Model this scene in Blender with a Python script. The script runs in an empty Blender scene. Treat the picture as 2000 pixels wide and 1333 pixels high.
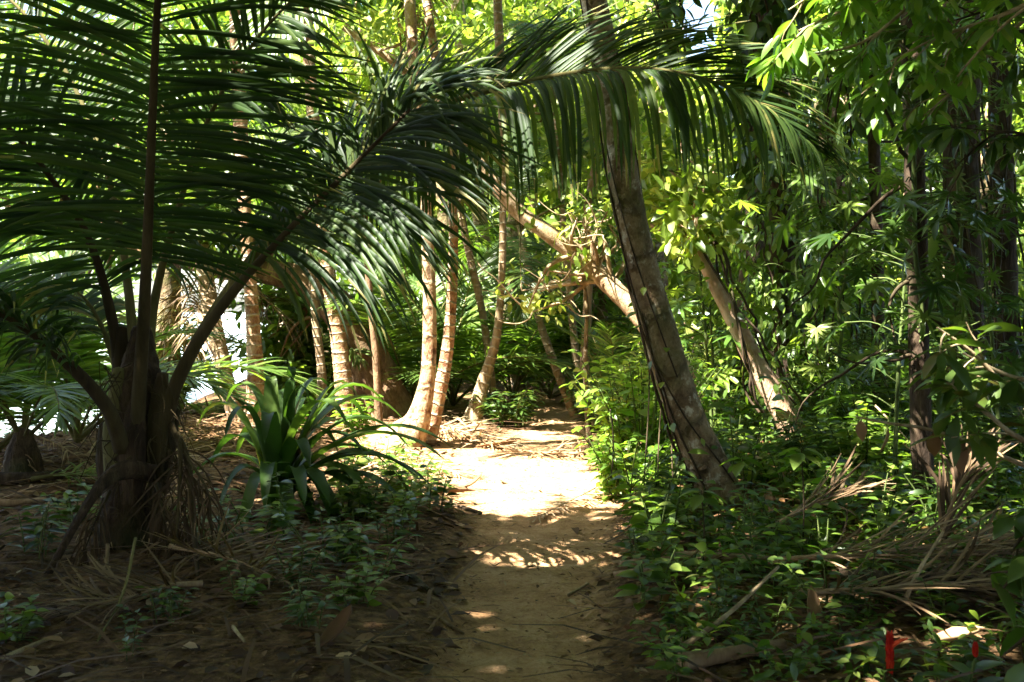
import bpy, math, random
import numpy as np

random.seed(7)
rng = np.random.default_rng(11)
scene = bpy.context.scene
COL = scene.collection
F = 2222.2                      # focal length in photo pixels (40 mm on a 36 mm sensor, 2000 px wide)
EYE = 1.6
HORIZON = 610.0


def P(px, py, d):
    """a point d metres in front of the camera seen at photo pixel px, py"""
    return np.array([(px - 1000.0) / F * d, d, EYE - (py - HORIZON) / F * d])


def G(px, d, z=None):
    x = (px - 1000.0) / F * d
    return np.array([x, d, ground_z(x, d) if z is None else z])


def depth_at(py):
    return EYE * F / (py - HORIZON)


# ------------------------------------------------------------------ sun
SUN = np.array([-0.47, -0.31, 0.82])
SUN /= np.linalg.norm(SUN)
SUN_ELEV = math.asin(SUN[2])
SUN_AZ = math.atan2(SUN[0], SUN[1])


# ------------------------------------------------------------------ terrain
def smooth(a, b, x):
    t = np.clip((x - a) / (b - a), 0, 1)
    return t * t * (3 - 2 * t)


_ph = rng.uniform(0, 6.28, (8,))


def wob(x, y):
    return (np.sin(x * 0.9 + _ph[0]) * np.cos(y * 0.7 + _ph[1]) * 0.5 + np.sin(x * 2.1 + y * 1.3 + _ph[2]) * 0.25
            + np.sin(x * 4.7 - y * 3.9 + _ph[3]) * 0.12 + np.sin(x * 8.3 + y * 9.1 + _ph[4]) * 0.06)


PATH_Y = [-4, 4.9, 6.0, 7.25, 8.9, 10.2, 11.2, 12.4, 13.7, 15.5, 17.0, 19.0, 22, 26]
PATH_X = [-0.2, 0.0, 0.1, 0.15, 0.24, 0.2, 0.1, 0.2, 0.42, 0.6, 0.62, 0.72, 1.0, 1.8]
PATH_W = [0.34, 0.32, 0.33, 0.36, 0.47, 0.68, 0.95, 0.95, 0.66, 0.46, 0.36, 0.34, 0.34, 0.34]


def path_d(x, y):
    """signed distance over half width: below 1 is path"""
    c = np.interp(y, PATH_Y, PATH_X)
    w = np.interp(y, PATH_Y, PATH_W)
    return np.abs(x - c) / w + 0.16 * wob(x * 1.7 + 3, y * 1.7)


def shore(x, y):
    """0 inland to 1 out on the beach"""
    edge = np.interp(y, [10, 16, 26, 60, 300], [-7.5, -4.6, -5.6, -9.5, -60])
    return smooth(0.0, 5.0, edge - x) * smooth(11.0, 15.0, y)


def ground_z(x, y):
    pd = path_d(x, y)
    bank = smooth(0.8, 2.2, pd)
    z = 0.085 * bank + 0.05 * wob(x, y) * (0.25 + 0.75 * bank) + 0.02 * wob(x * 3.1, y * 3.3)
    z = z + 0.14 * smooth(1.2, 3.5, x - np.interp(y, PATH_Y, PATH_X)) * smooth(20, 10, y)
    return z - 2.6 * shore(x, y)


# ------------------------------------------------------------------ mesh building
class MB:
    def __init__(self):
        self.v, self.f, self.m, self.t, self.n = [], [], [], [], 0
        self.al = []

    def add(self, v, faces, mat=0, tint=0.5, along=None):
        v = np.asarray(v, dtype=np.float64).reshape(-1, 3)
        self.v.append(v)
        self.al.append(np.zeros(len(v)) if along is None else np.asarray(along, dtype=np.float64).ravel())
        if not isinstance(faces, list):
            faces = [faces]
        for fa in faces:
            fa = np.asarray(fa, dtype=np.int64)
            self.f.append(fa + self.n)
            self.m.append(np.full(len(fa), mat))
            tt = np.asarray(tint, dtype=np.float64)
            self.t.append(np.full(len(fa), float(tint)) if tt.ndim == 0 else tt)
        self.n += len(v)

    def build(self, name, mats, parent=None, smooth_shade=True):
        me = bpy.data.meshes.new(name)
        v = np.concatenate(self.v)
        loops = np.concatenate([f.ravel() for f in self.f])
        sizes = np.concatenate([np.full(len(f), f.shape[1]) for f in self.f])
        starts = np.concatenate([[0], np.cumsum(sizes)[:-1]])
        me.vertices.add(len(v))
        me.vertices.foreach_set('co', v.astype(np.float32).ravel())
        me.loops.add(len(loops))
        me.loops.foreach_set('vertex_index', loops.astype(np.int32))
        me.polygons.add(len(sizes))
        me.polygons.foreach_set('loop_start', starts.astype(np.int32))
        me.polygons.foreach_set('material_index', np.concatenate(self.m).astype(np.int32))
        me.polygons.foreach_set('use_smooth', np.full(len(sizes), smooth_shade))
        me.update(calc_edges=True)
        a = me.attributes.new('tint', 'FLOAT', 'FACE')
        a.data.foreach_set('value', np.concatenate(self.t).astype(np.float32))
        al = np.concatenate(self.al)
        if np.any(al):
            a = me.attributes.new('along', 'FLOAT', 'POINT')
            a.data.foreach_set('value', al.astype(np.float32))
        for m in (mats if isinstance(mats, (list, tuple)) else [mats]):
            me.materials.append(m)
        return link(name, me, parent)


def link(name, me, parent=None):
    o = bpy.data.objects.new(name, me)
    COL.objects.link(o)
    if parent is not None:
        o.parent = parent
    return o


def tag(o, label=None, cat=None, group=None, kind=None):
    if label:
        o['label'] = label
    if cat:
        o['category'] = cat
    if group:
        o['group'] = group
    if kind:
        o['kind'] = kind
    return o


def thing(name, label, cat, loc=(0, 0, 0), group=None, rz=0.0):
    o = bpy.data.objects.new(name, None)
    o.empty_display_size = 0.2
    COL.objects.link(o)
    o.location = [float(c) for c in loc]
    o.rotation_euler = (0, 0, rz)
    return tag(o, label, cat, group)


def copy_tree(o, parent=None):
    c = o.copy()
    COL.objects.link(c)
    if parent is not None:
        c.parent = parent
    for ch in list(o.children):
        copy_tree(ch, c)
    return c


def unit(v):
    v = np.asarray(v, dtype=np.float64)
    return v / np.maximum(np.linalg.norm(v, axis=-1, keepdims=True), 1e-9)


def spline(pts, n):
    """Catmull-Rom through pts, n samples evenly spread by length; extra columns come along"""
    p = np.asarray(pts, dtype=np.float64)
    p = np.vstack([2 * p[0] - p[1], p, 2 * p[-1] - p[-2]])
    out = []
    for i in range(1, len(p) - 2):
        t = np.linspace(0, 1, 24, endpoint=False)[:, None]
        a, b, c, d = p[i - 1], p[i], p[i + 1], p[i + 2]
        out.append(0.5 * ((2 * b) + (-a + c) * t + (2 * a - 5 * b + 4 * c - d) * t ** 2 + (-a + 3 * b - 3 * c + d) * t ** 3))
    out.append(p[-2][None])
    q = np.vstack(out)
    s = np.concatenate([[0], np.cumsum(np.linalg.norm(np.diff(q[:, :3], axis=0), axis=1))])
    u = np.linspace(0, s[-1], n)
    return np.stack([np.interp(u, s, q[:, k]) for k in range(q.shape[1])], axis=1), u


def tangents(q):
    return unit(np.gradient(q, axis=0))


def tube(mb, pts, radii, seg=10, n=None, mat=0, tint=0.5, bump=0.0, ring=0.0, ring_step=0.13, flat=1.0, cap=True, seed=None):
    """a tapering tube through pts (x,y,z); bump = uneven surface, ring = raised leaf scars"""
    pts = np.asarray(pts, dtype=np.float64)
    rad = np.asarray(radii, dtype=np.float64) * np.ones(len(pts))
    if n is None:
        n = max(6, len(pts) * 5)
    q, u = spline(np.hstack([pts, rad[:, None]]), n)
    r = q[:, 3].copy()
    q = q[:, :3]
    T = tangents(q)
    ref = np.array([0.31, 0.95, 0.02]) if abs(T[0, 1]) < 0.8 else np.array([1.0, 0.1, 0.1])
    A = unit(np.cross(T, ref))
    B = np.cross(T, A)
    th = np.linspace(0, 2 * math.pi, seg, endpoint=False)
    R = r[:, None] * np.ones((n, seg))
    if bump:
        s0 = rng.uniform(0, 9, 5)
        R *= 1 + bump * (np.sin(u[:, None] * 5 + 2 * th + s0[0]) * 0.5 + np.sin(u[:, None] * 11 - 3 * th + s0[1]) * 0.35
                         + np.sin(u[:, None] * 2.2 + th + s0[2]) * 0.7 + rng.normal(0, 0.25, (n, seg)))
    if ring:
        ph = (u[:, None] / ring_step + 0.12 * np.sin(th * 2 + 1) + 0.15 * np.sin(u[:, None] * 3)) % 1.0
        R *= 1 + ring * np.exp(-((ph - 0.5) / 0.16) ** 2)
    V = q[:, None, :] + R[:, :, None] * (np.cos(th)[None, :, None] * A[:, None, :] + flat * np.sin(th)[None, :, None] * B[:, None, :])
    i = np.arange(n - 1)[:, None] * seg
    j = np.arange(seg)[None, :]
    k = (j + 1) % seg
    fa = np.stack([i + j, i + k, i + seg + k, i + seg + j], axis=-1).reshape(-1, 4)
    al = np.repeat(u + 0.001, seg)
    vv = V.reshape(-1, 3)
    faces = [fa]
    if cap:
        vv = np.vstack([vv, q[-1] + T[-1] * r[-1] * 0.3, q[0]])
        al = np.concatenate([al, [u[-1], 0.001]])
        b = (n - 1) * seg
        jj = np.arange(seg)
        kk = (jj + 1) % seg
        faces.append(np.stack([b + jj, b + kk, np.full(seg, n * seg)], 1))
        faces.append(np.stack([kk, jj, np.full(seg, n * seg + 1)], 1))
    mb.add(vv, faces, mat, tint, al)


# ------------------------------------------------------------------ leaves
def leaf_template(prof, k_fold=0.18, droop=0.2, segs=None):
    """prof: list of (x, halfwidth); folded along the midrib"""
    xs = np.array([p[0] for p in prof])
    ws = np.array([p[1] for p in prof])
    z = -droop * xs ** 2
    mid = np.stack([xs, 0 * xs, z], 1)
    lef = np.stack([xs, ws, z + k_fold * ws], 1)
    rig = np.stack([xs, -ws, z + k_fold * ws], 1)
    n = len(xs)
    v = np.vstack([mid, lef, rig])
    f = []
    for i in range(n - 1):
        f += [(i, i + 1, n + i + 1, n + i), (i, 2 * n + i, 2 * n + i + 1, i + 1)]
    return v, [np.array(f)]


OVATE = (np.array([[0, 0, 0], [0.3, 0.24, 0.05], [0.68, 0.2, 0.0], [1, 0, -0.12], [0.68, -0.2, 0.0], [0.3, -0.24, 0.05]]),
         [np.array([[0, 5, 4, 3], [0, 3, 2, 1]])])
LANCE = (np.array([[0, 0, 0], [0.35, 0.13, 0.04], [0.7, 0.1, -0.02], [1, 0, -0.16], [0.7, -0.1, -0.02], [0.35, -0.13, 0.04]]),
         [np.array([[0, 5, 4, 3], [0, 3, 2, 1]])])
OVATE_HI = leaf_template([(0, 0.01), (0.08, 0.012), (0.16, 0.11), (0.32, 0.22), (0.52, 0.25), (0.72, 0.185), (0.88, 0.085), (1.0, 0.002)], 0.25, 0.22)
ELLIPT_HI = leaf_template([(0, 0.008), (0.06, 0.012), (0.18, 0.075), (0.38, 0.14), (0.6, 0.165), (0.78, 0.13), (0.92, 0.06), (1.0, 0.002)], 0.3, 0.28)
LANCE_HI = leaf_template([(0, 0.008), (0.1, 0.03), (0.28, 0.115), (0.5, 0.135), (0.72, 0.1), (0.9, 0.04), (1.0, 0.002)], 0.3, 0.3)
HEART_HI = leaf_template([(-0.1, 0.13), (-0.02, 0.27), (0.14, 0.36), (0.34, 0.36), (0.56, 0.26), (0.78, 0.12), (0.93, 0.035), (1.0, 0.002)], 0.2, 0.18)


def lobed_template(n=9, spread=150, valley=0.38, seedv=0):
    r = np.random.default_rng(seedv)
    out, zz = [], []
    ang = np.radians(np.linspace(-spread, spread, n))
    da = ang[1] - ang[0]
    pts = []
    for i, a in enumerate(ang):
        L = 1.0 - 0.35 * (abs(a) / math.pi) ** 1.2 + r.uniform(-0.05, 0.05)
        pts += [(a - da * 0.5, valley * L), (a - da * 0.24, 0.68 * L), (a - da * 0.05, L), (a + da * 0.05, L), (a + da * 0.24, 0.66 * L)]
    pts.append((ang[-1] + da * 0.5, valley * 0.6))
    v = [(0.0, 0, 0.0)]
    for a, L in pts:
        v.append((0.0 + L * math.cos(a), L * math.sin(a), -0.22 * L * L + 0.03 * math.sin(a * 9)))
    v = np.array(v)
    f = np.array([(0, i, i + 1) for i in range(1, len(v) - 1)])
    return v * np.array([0.62, 0.62, 0.62]) + np.array([0.3, 0, 0]), [f]


LOBED = lobed_template(9, 150, 0.34)
LOBED_DEEP = lobed_template(11, 140, 0.22, 3)


def place(mb, tpl, Pp, D, N, S, mat=0, tint=None):
    """leaves of one template at points Pp, along D, facing N, size S"""
    tv, tf = tpl
    Pp = np.asarray(Pp).reshape(-1, 3)
    n = len(Pp)
    if n == 0:
        return
    x = unit(np.broadcast_to(D, (n, 3)))
    y = np.cross(np.broadcast_to(N, (n, 3)), x)
    bad = np.linalg.norm(y, axis=1) < 1e-3
    if bad.any():
        y[bad] = np.cross(np.array([0.3, 0.8, 0.5]), x[bad])
    y = unit(y)
    z = np.cross(x, y)
    S = np.broadcast_to(np.asarray(S, dtype=np.float64), (n,))
    V = Pp[:, None] + S[:, None, None] * (tv[None, :, 0, None] * x[:, None] + tv[None, :, 1, None] * y[:, None] + tv[None, :, 2, None] * z[:, None])
    if tint is None:
        tint = rng.uniform(0, 1, n)
    tint = np.broadcast_to(tint, (n,))
    faces, k = [], len(tv)
    off = (np.arange(n) * k)[:, None, None]
    ts = []
    for f in tf:
        faces.append((f[None] + off).reshape(-1, f.shape[1]))
        ts.append(np.repeat(tint, len(f)))
    mb.add(V.reshape(-1, 3), faces[0], mat, ts[0])


def rand_dirs(n, up=0.0, jitter=1.0):
    d = rng.normal(0, 1, (n, 3)) * jitter
    d[:, 2] += up
    return unit(d)


# ------------------------------------------------------------------ materials
def nodes(name):
    m = bpy.data.materials.new(name)
    m.use_nodes = True
    nt = m.node_tree
    nt.nodes.clear()
    out = nt.nodes.new('ShaderNodeOutputMaterial')
    return m, nt, out


def N_(nt, t, **kw):
    n = nt.nodes.new(t)
    for k, v in kw.items():
        if k in n.inputs:
            n.inputs[k].default_value = v
        else:
            setattr(n, k, v)
    return n


def ramp(nt, fac, stops):
    r = nt.nodes.new('ShaderNodeValToRGB')
    el = r.color_ramp.elements
    while len(el) > 1:
        el.remove(el[-1])
    el[0].position = stops[0][0]
    el[0].color = (*stops[0][1], 1)
    for p, c in stops[1:]:
        e = el.new(p)
        e.color = (*c, 1)
    nt.links.new(fac, r.inputs[0])
    return r.outputs[0]


def mixc(nt, fac, a, b):
    m = nt.nodes.new('ShaderNodeMix')
    m.data_type = 'RGBA'
    for sock, val in ((m.inputs[0], fac), (m.inputs[6], a), (m.inputs[7], b)):
        if isinstance(val, bpy.types.NodeSocket):
            nt.links.new(val, sock)
        elif isinstance(val, (int, float)):
            sock.default_value = val
        else:
            sock.default_value = (*val, 1)
    return m.outputs[2]


def math_(nt, op, a, b=0.0, c=0.0):
    m = nt.nodes.new('ShaderNodeMath')
    m.operation = op
    for i, val in enumerate((a, b, c)):
        if isinstance(val, bpy.types.NodeSocket):
            nt.links.new(val, m.inputs[i])
        else:
            m.inputs[i].default_value = val
    return m.outputs[0]


def noise(nt, scale, detail=4, rough=0.6, vec=None, dist=0.0):
    n = N_(nt, 'ShaderNodeTexNoise', Scale=scale, Detail=detail, Roughness=rough, Distortion=dist)
    if vec is None:
        tc = nt.nodes.new('ShaderNodeTexCoord')
        vec = tc.outputs['Object']
    nt.links.new(vec, n.inputs['Vector'])
    return n.outputs['Fac']


def attr(nt, name):
    a = nt.nodes.new('ShaderNodeAttribute')
    a.attribute_name = name
    return a.outputs['Fac']


def leaf_mat(name, stops, trans=0.38, rough=0.42, spec=0.45, trans_gain=1.7, blotch=0.35):
    m, nt, out = nodes(name)
    t = attr(nt, 'tint')
    nz = noise(nt, 9.0, 3, 0.6)
    f = math_(nt, 'ADD', t, math_(nt, 'MULTIPLY', math_(nt, 'SUBTRACT', nz, 0.5), blotch))
    c = ramp(nt, f, stops)
    b = N_(nt, 'ShaderNodeBsdfPrincipled', Roughness=rough)
    b.inputs['Specular IOR Level'].default_value = spec
    nt.links.new(c, b.inputs['Base Color'])
    tr = nt.nodes.new('ShaderNodeBsdfTranslucent')
    g = mixc(nt, 1.0, c, c)
    mul = nt.nodes.new('ShaderNodeMix')
    mul.data_type = 'RGBA'
    mul.blend_type = 'MULTIPLY'
    mul.inputs[0].default_value = 1.0
    nt.links.new(c, mul.inputs[6])
    mul.inputs[7].default_value = (1.15 * trans_gain, 1.25 * trans_gain, 0.45 * trans_gain, 1)
    nt.links.new(mul.outputs[2], tr.inputs['Color'])
    mx = nt.nodes.new('ShaderNodeMixShader')
    mx.inputs[0].default_value = trans
    nt.links.new(b.outputs[0], mx.inputs[1])
    nt.links.new(tr.outputs[0], mx.inputs[2])
    nt.links.new(mx.outputs[0], out.inputs['Surface'])
    return m


def bark_mat(name, stops, scale=6.0, rings=None, moss=0.0, moss_col=(0.06, 0.09, 0.025), bump=0.5, stretch=0.25, lichen=0.0, fine=40.0, ring_step=0.13):
    m, nt, out = nodes(name)
    tc = nt.nodes.new('ShaderNodeTexCoord')
    mp = nt.nodes.new('ShaderNodeMapping')
    mp.inputs['Scale'].default_value = (1, 1, stretch)
    nt.links.new(tc.outputs['Object'], mp.inputs['Vector'])
    n1 = noise(nt, scale, 6, 0.65, mp.outputs[0], 0.4)
    n2 = noise(nt, fine, 3, 0.7, mp.outputs[0])
    n3 = noise(nt, 1.4, 3, 0.6, tc.outputs['Object'])
    f = math_(nt, 'ADD', math_(nt, 'MULTIPLY', n1, 0.75), math_(nt, 'MULTIPLY', n2, 0.25))
    f = math_(nt, 'MULTIPLY_ADD', math_(nt, 'SUBTRACT', f, 0.5), 1.9, 0.5)
    c = ramp(nt, f, stops)
    h = f
    if rings:
        al = attr(nt, 'along')
        wv = math_(nt, 'ADD', math_(nt, 'DIVIDE', al, ring_step), math_(nt, 'MULTIPLY', noise(nt, 2.6, 3, 0.6, tc.outputs['Object']), 1.5))
        fr = math_(nt, 'FRACT', wv)
        dist = math_(nt, 'ABSOLUTE', math_(nt, 'SUBTRACT', fr, 0.5))
        band = math_(nt, 'SUBTRACT', 1.0, math_(nt, 'MULTIPLY', dist, 6.5))
        band = math_(nt, 'MAXIMUM', band, 0.0)
        band = math_(nt, 'MULTIPLY', band, math_(nt, 'MINIMUM', math_(nt, 'MAXIMUM', math_(nt, 'MULTIPLY', math_(nt, 'SUBTRACT', noise(nt, 8.0, 4, 0.75, tc.outputs['Object']), 0.3), 6.0), 0.0), 0.85))
        c = mixc(nt, band, c, rings)
        h = math_(nt, 'ADD', h, band)
    if lichen:
        l = math_(nt, 'MULTIPLY', math_(nt, 'MAXIMUM', math_(nt, 'SUBTRACT', noise(nt, 7.0, 5, 0.7, tc.outputs['Object']), 0.56), 0.0), 9.0 * lichen)
        c = mixc(nt, math_(nt, 'MINIMUM', l, 0.85), c, (0.5, 0.46, 0.36))
    if moss:
        l = math_(nt, 'MULTIPLY', math_(nt, 'MAXIMUM', math_(nt, 'SUBTRACT', n3, 0.5), 0.0), 6.0 * moss)
        c = mixc(nt, math_(nt, 'MINIMUM', l, 0.8), c, moss_col)
    b = N_(nt, 'ShaderNodeBsdfPrincipled', Roughness=0.85)
    b.inputs['Specular IOR Level'].default_value = 0.2
    nt.links.new(c, b.inputs['Base Color'])
    bp = N_(nt, 'ShaderNodeBump', Strength=bump, Distance=0.03)
    nt.links.new(h, bp.inputs['Height'])
    nt.links.new(bp.outputs[0], b.inputs['Normal'])
    nt.links.new(b.outputs[0], out.inputs['Surface'])
    return m


def ground_mat():
    m, nt, out = nodes('sandy forest floor')
    tc = nt.nodes.new('ShaderNodeTexCoord')
    v = tc.outputs['Object']
    pathness = attr(nt, 'path')
    beach = attr(nt, 'beach')
    n1 = noise(nt, 3.0, 6, 0.65, v)
    n2 = noise(nt, 45.0, 4, 0.7, v)
    n3 = noise(nt, 12.0, 4, 0.6, v)
    sand = ramp(nt, math_(nt, 'ADD', math_(nt, 'MULTIPLY', n1, 0.6), math_(nt, 'MULTIPLY', n2, 0.4)),
                [(0.3, (0.21, 0.108, 0.045)), (0.5, (0.44, 0.256, 0.122)), (0.7, (0.62, 0.42, 0.24))])
    specks = math_(nt, 'MULTIPLY', math_(nt, 'MAXIMUM', math_(nt, 'SUBTRACT', noise(nt, 70.0, 2, 0.8, v), 0.62), 0.0), 7.0)
    sand = mixc(nt, math_(nt, 'MINIMUM', specks, 0.75), sand, (0.07, 0.04, 0.02))
    vo = N_(nt, 'ShaderNodeTexVoronoi', Scale=24.0)
    nt.links.new(v, vo.inputs['Vector'])
    soil = ramp(nt, math_(nt, 'ADD', math_(nt, 'MULTIPLY', n3, 0.7), math_(nt, 'MULTIPLY', n2, 0.3)),
                [(0.3, (0.012, 0.007, 0.004)), (0.48, (0.036, 0.02, 0.009)), (0.62, (0.085, 0.049, 0.02)), (0.75, (0.18, 0.108, 0.047))])
    k = math_(nt, 'ADD', pathness, math_(nt, 'MULTIPLY', math_(nt, 'SUBTRACT', n3, 0.5), 0.9))
    k = math_(nt, 'MINIMUM', math_(nt, 'MAXIMUM', k, 0.0), 1.0)
    c = mixc(nt, k, soil, sand)
    c = mixc(nt, beach, c, (0.62, 0.53, 0.38))
    b = N_(nt, 'ShaderNodeBsdfPrincipled', Roughness=0.95)
    b.inputs['Specular IOR Level'].default_value = 0.1
    nt.links.new(c, b.inputs['Base Color'])
    bp = N_(nt, 'ShaderNodeBump', Strength=0.9, Distance=0.05)
    nt.links.new(math_(nt, 'ADD', math_(nt, 'MULTIPLY', n3, 1.0), math_(nt, 'MULTIPLY', n2, 0.5)), bp.inputs['Height'])
    nt.links.new(bp.outputs[0], b.inputs['Normal'])
    nt.links.new(b.outputs[0], out.inputs['Surface'])
    return m


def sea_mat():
    m, nt, out = nodes('sea water with painted glare')
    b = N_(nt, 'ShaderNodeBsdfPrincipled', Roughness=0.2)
    b.inputs['Base Color'].default_value = (0.52, 0.63, 0.63, 1)  # whitened base colour stands in for sun glare on the water
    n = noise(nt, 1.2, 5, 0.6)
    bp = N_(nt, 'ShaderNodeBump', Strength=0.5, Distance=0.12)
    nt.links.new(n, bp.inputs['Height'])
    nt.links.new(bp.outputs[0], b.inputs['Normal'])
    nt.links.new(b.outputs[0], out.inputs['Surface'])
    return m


M = {}
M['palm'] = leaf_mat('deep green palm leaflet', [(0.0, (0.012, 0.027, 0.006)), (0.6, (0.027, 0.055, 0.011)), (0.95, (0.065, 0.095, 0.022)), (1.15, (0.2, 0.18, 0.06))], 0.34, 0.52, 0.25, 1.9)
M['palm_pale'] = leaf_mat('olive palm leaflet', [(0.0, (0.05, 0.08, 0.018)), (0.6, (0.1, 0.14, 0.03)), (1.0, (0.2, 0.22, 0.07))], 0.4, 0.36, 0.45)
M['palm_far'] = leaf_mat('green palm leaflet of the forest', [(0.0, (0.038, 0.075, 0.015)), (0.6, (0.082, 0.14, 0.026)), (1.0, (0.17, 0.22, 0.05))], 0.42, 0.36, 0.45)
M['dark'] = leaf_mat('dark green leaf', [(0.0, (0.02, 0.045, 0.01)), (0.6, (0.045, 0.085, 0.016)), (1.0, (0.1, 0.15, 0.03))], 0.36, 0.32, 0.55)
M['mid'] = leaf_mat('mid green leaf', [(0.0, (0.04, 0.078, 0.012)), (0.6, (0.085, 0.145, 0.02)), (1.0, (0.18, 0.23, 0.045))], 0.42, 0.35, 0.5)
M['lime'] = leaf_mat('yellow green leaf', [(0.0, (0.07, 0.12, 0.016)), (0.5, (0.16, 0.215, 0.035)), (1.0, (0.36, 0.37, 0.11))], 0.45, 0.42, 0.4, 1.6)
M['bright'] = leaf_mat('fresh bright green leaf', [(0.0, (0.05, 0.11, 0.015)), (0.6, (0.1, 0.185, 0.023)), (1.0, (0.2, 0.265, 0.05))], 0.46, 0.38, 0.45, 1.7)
M['strap'] = leaf_mat('dark strap leaf', [(0.0, (0.016, 0.038, 0.008)), (0.55, (0.036, 0.075, 0.014)), (0.9, (0.075, 0.12, 0.022)), (1.2, (0.2, 0.15, 0.05))], 0.36, 0.45, 0.3, 1.8, 0.6)
M['turning'] = leaf_mat('leaf turning brown', [(0.0, (0.035, 0.07, 0.012)), (0.5, (0.075, 0.12, 0.018)), (0.78, (0.15, 0.12, 0.025)), (1.0, (0.2, 0.08, 0.03))], 0.35, 0.45, 0.4, 1.4, 1.0)
M['dry'] = leaf_mat('dry brown palm leaflet', [(-0.0, (0.06, 0.036, 0.018)), (0.2, (0.13, 0.08, 0.04)), (0.5, (0.26, 0.175, 0.095)), (1.0, (0.45, 0.34, 0.21))], 0.15, 0.7, 0.2, 1.0)
M['wood'] = leaf_mat('leaf of the far wood', [(0.0, (0.06, 0.105, 0.016)), (0.5, (0.135, 0.19, 0.03)), (1.0, (0.3, 0.32, 0.085))], 0.48, 0.42, 0.4, 1.7)
M['litter'] = leaf_mat('dead leaf', [(0.0, (0.05, 0.026, 0.013)), (0.45, (0.14, 0.07, 0.03)), (0.75, (0.26, 0.15, 0.07)), (1.0, (0.42, 0.3, 0.17))], 0.1, 0.7, 0.25, 1.0)
M['red'] = leaf_mat('red ginger bract', [(0.0, (0.38, 0.01, 0.008)), (0.6, (0.6, 0.025, 0.012)), (1.0, (0.75, 0.1, 0.03))], 0.15, 0.5, 0.25, 0.9, 0.8)
M['coconut'] = bark_mat('ringed coconut bark', [(0.12, (0.1, 0.045, 0.02)), (0.4, (0.23, 0.12, 0.058)), (0.6, (0.3, 0.19, 0.1)), (0.85, (0.4, 0.3, 0.18))], 7.0, (0.5, 0.42, 0.28), 0.3, bump=1.0, lichen=0.8, stretch=0.8)
M['coconut_spot'] = bark_mat('pale spotted coconut bark', [(0.25, (0.06, 0.03, 0.016)), (0.4, (0.18, 0.09, 0.045)), (0.5, (0.33, 0.22, 0.12)), (0.85, (0.45, 0.36, 0.23))], 11.0, (0.42, 0.32, 0.2), 0.2, bump=0.7, lichen=0.4, stretch=0.6, ring_step=0.31)
M['coconut_red'] = bark_mat('red ringed coconut bark', [(0.15, (0.08, 0.03, 0.015)), (0.38, (0.2, 0.09, 0.042)), (0.55, (0.31, 0.185, 0.098)), (0.85, (0.4, 0.31, 0.19))], 6.0, (0.5, 0.42, 0.28), 0.3, bump=1.0, lichen=0.8, stretch=0.8)
M['coconut_grey'] = bark_mat('grey brown palm bark', [(0.2, (0.13, 0.085, 0.045)), (0.5, (0.25, 0.175, 0.095)), (0.8, (0.38, 0.29, 0.17))], 6.0, (0.45, 0.37, 0.25), 0.35, bump=0.7)
M['fibre'] = bark_mat('fibrous palm base', [(0.2, (0.012, 0.008, 0.005)), (0.5, (0.04, 0.024, 0.012)), (0.8, (0.1, 0.064, 0.032))], 14.0, None, 0.3, bump=1.0, stretch=0.12, fine=70)
M['stalk'] = bark_mat('olive frond stalk', [(0.2, (0.06, 0.055, 0.018)), (0.5, (0.11, 0.1, 0.032)), (0.8, (0.2, 0.165, 0.06))], 3.0, None, 0.0, bump=0.2, stretch=0.08)
M['stalk_brown'] = bark_mat('brown frond stalk', [(0.2, (0.022, 0.014, 0.006)), (0.5, (0.046, 0.032, 0.012)), (0.8, (0.085, 0.064, 0.024))], 3.0, None, 0.0, bump=0.2, stretch=0.08)
M['stalk_dry'] = bark_mat('dry frond stalk', [(0.2, (0.17, 0.1, 0.05)), (0.5, (0.3, 0.2, 0.11)), (0.8, (0.44, 0.33, 0.2))], 4.0, None, 0.0, bump=0.3, stretch=0.1)
M['bark_brown'] = bark_mat('rough brown bark', [(0.2, (0.07, 0.04, 0.02)), (0.5, (0.17, 0.1, 0.052)), (0.8, (0.3, 0.2, 0.11))], 7.0, None, 0.35, bump=1.0, stretch=0.5)
M['bark_pale'] = bark_mat('mottled pale bark', [(0.15, (0.1, 0.06, 0.03)), (0.42, (0.22, 0.145, 0.075)), (0.62, (0.32, 0.23, 0.13)), (0.9, (0.46, 0.37, 0.24))], 6.0, None, 0.35, (0.14, 0.15, 0.05), bump=0.8, stretch=0.6, lichen=0.6)
M['bark_grey'] = bark_mat('mottled grey bark', [(0.15, (0.06, 0.037, 0.019)), (0.42, (0.15, 0.1, 0.052)), (0.62, (0.25, 0.18, 0.1)), (0.9, (0.42, 0.34, 0.23))], 7.5, (0.1, 0.07, 0.04), 0.8, (0.11, 0.105, 0.035), bump=1.0, stretch=0.7, lichen=1.0, ring_step=0.42, fine=55)
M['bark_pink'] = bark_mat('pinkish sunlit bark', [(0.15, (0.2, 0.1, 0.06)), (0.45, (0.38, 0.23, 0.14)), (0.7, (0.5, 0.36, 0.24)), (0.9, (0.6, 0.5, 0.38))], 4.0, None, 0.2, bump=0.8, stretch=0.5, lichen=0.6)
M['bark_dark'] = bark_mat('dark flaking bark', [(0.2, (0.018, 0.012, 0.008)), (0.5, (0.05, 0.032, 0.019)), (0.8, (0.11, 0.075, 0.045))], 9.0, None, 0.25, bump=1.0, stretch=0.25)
M['twig'] = bark_mat('pale twig', [(0.2, (0.16, 0.11, 0.06)), (0.5, (0.3, 0.22, 0.12)), (0.8, (0.44, 0.36, 0.22))], 8.0, None, 0.1, bump=0.3)
M['twig_dark'] = bark_mat('dark vine stem', [(0.2, (0.02, 0.014, 0.008)), (0.5, (0.045, 0.03, 0.016)), (0.8, (0.09, 0.062, 0.034))], 10.0, None, 0.2, bump=0.4)
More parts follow.
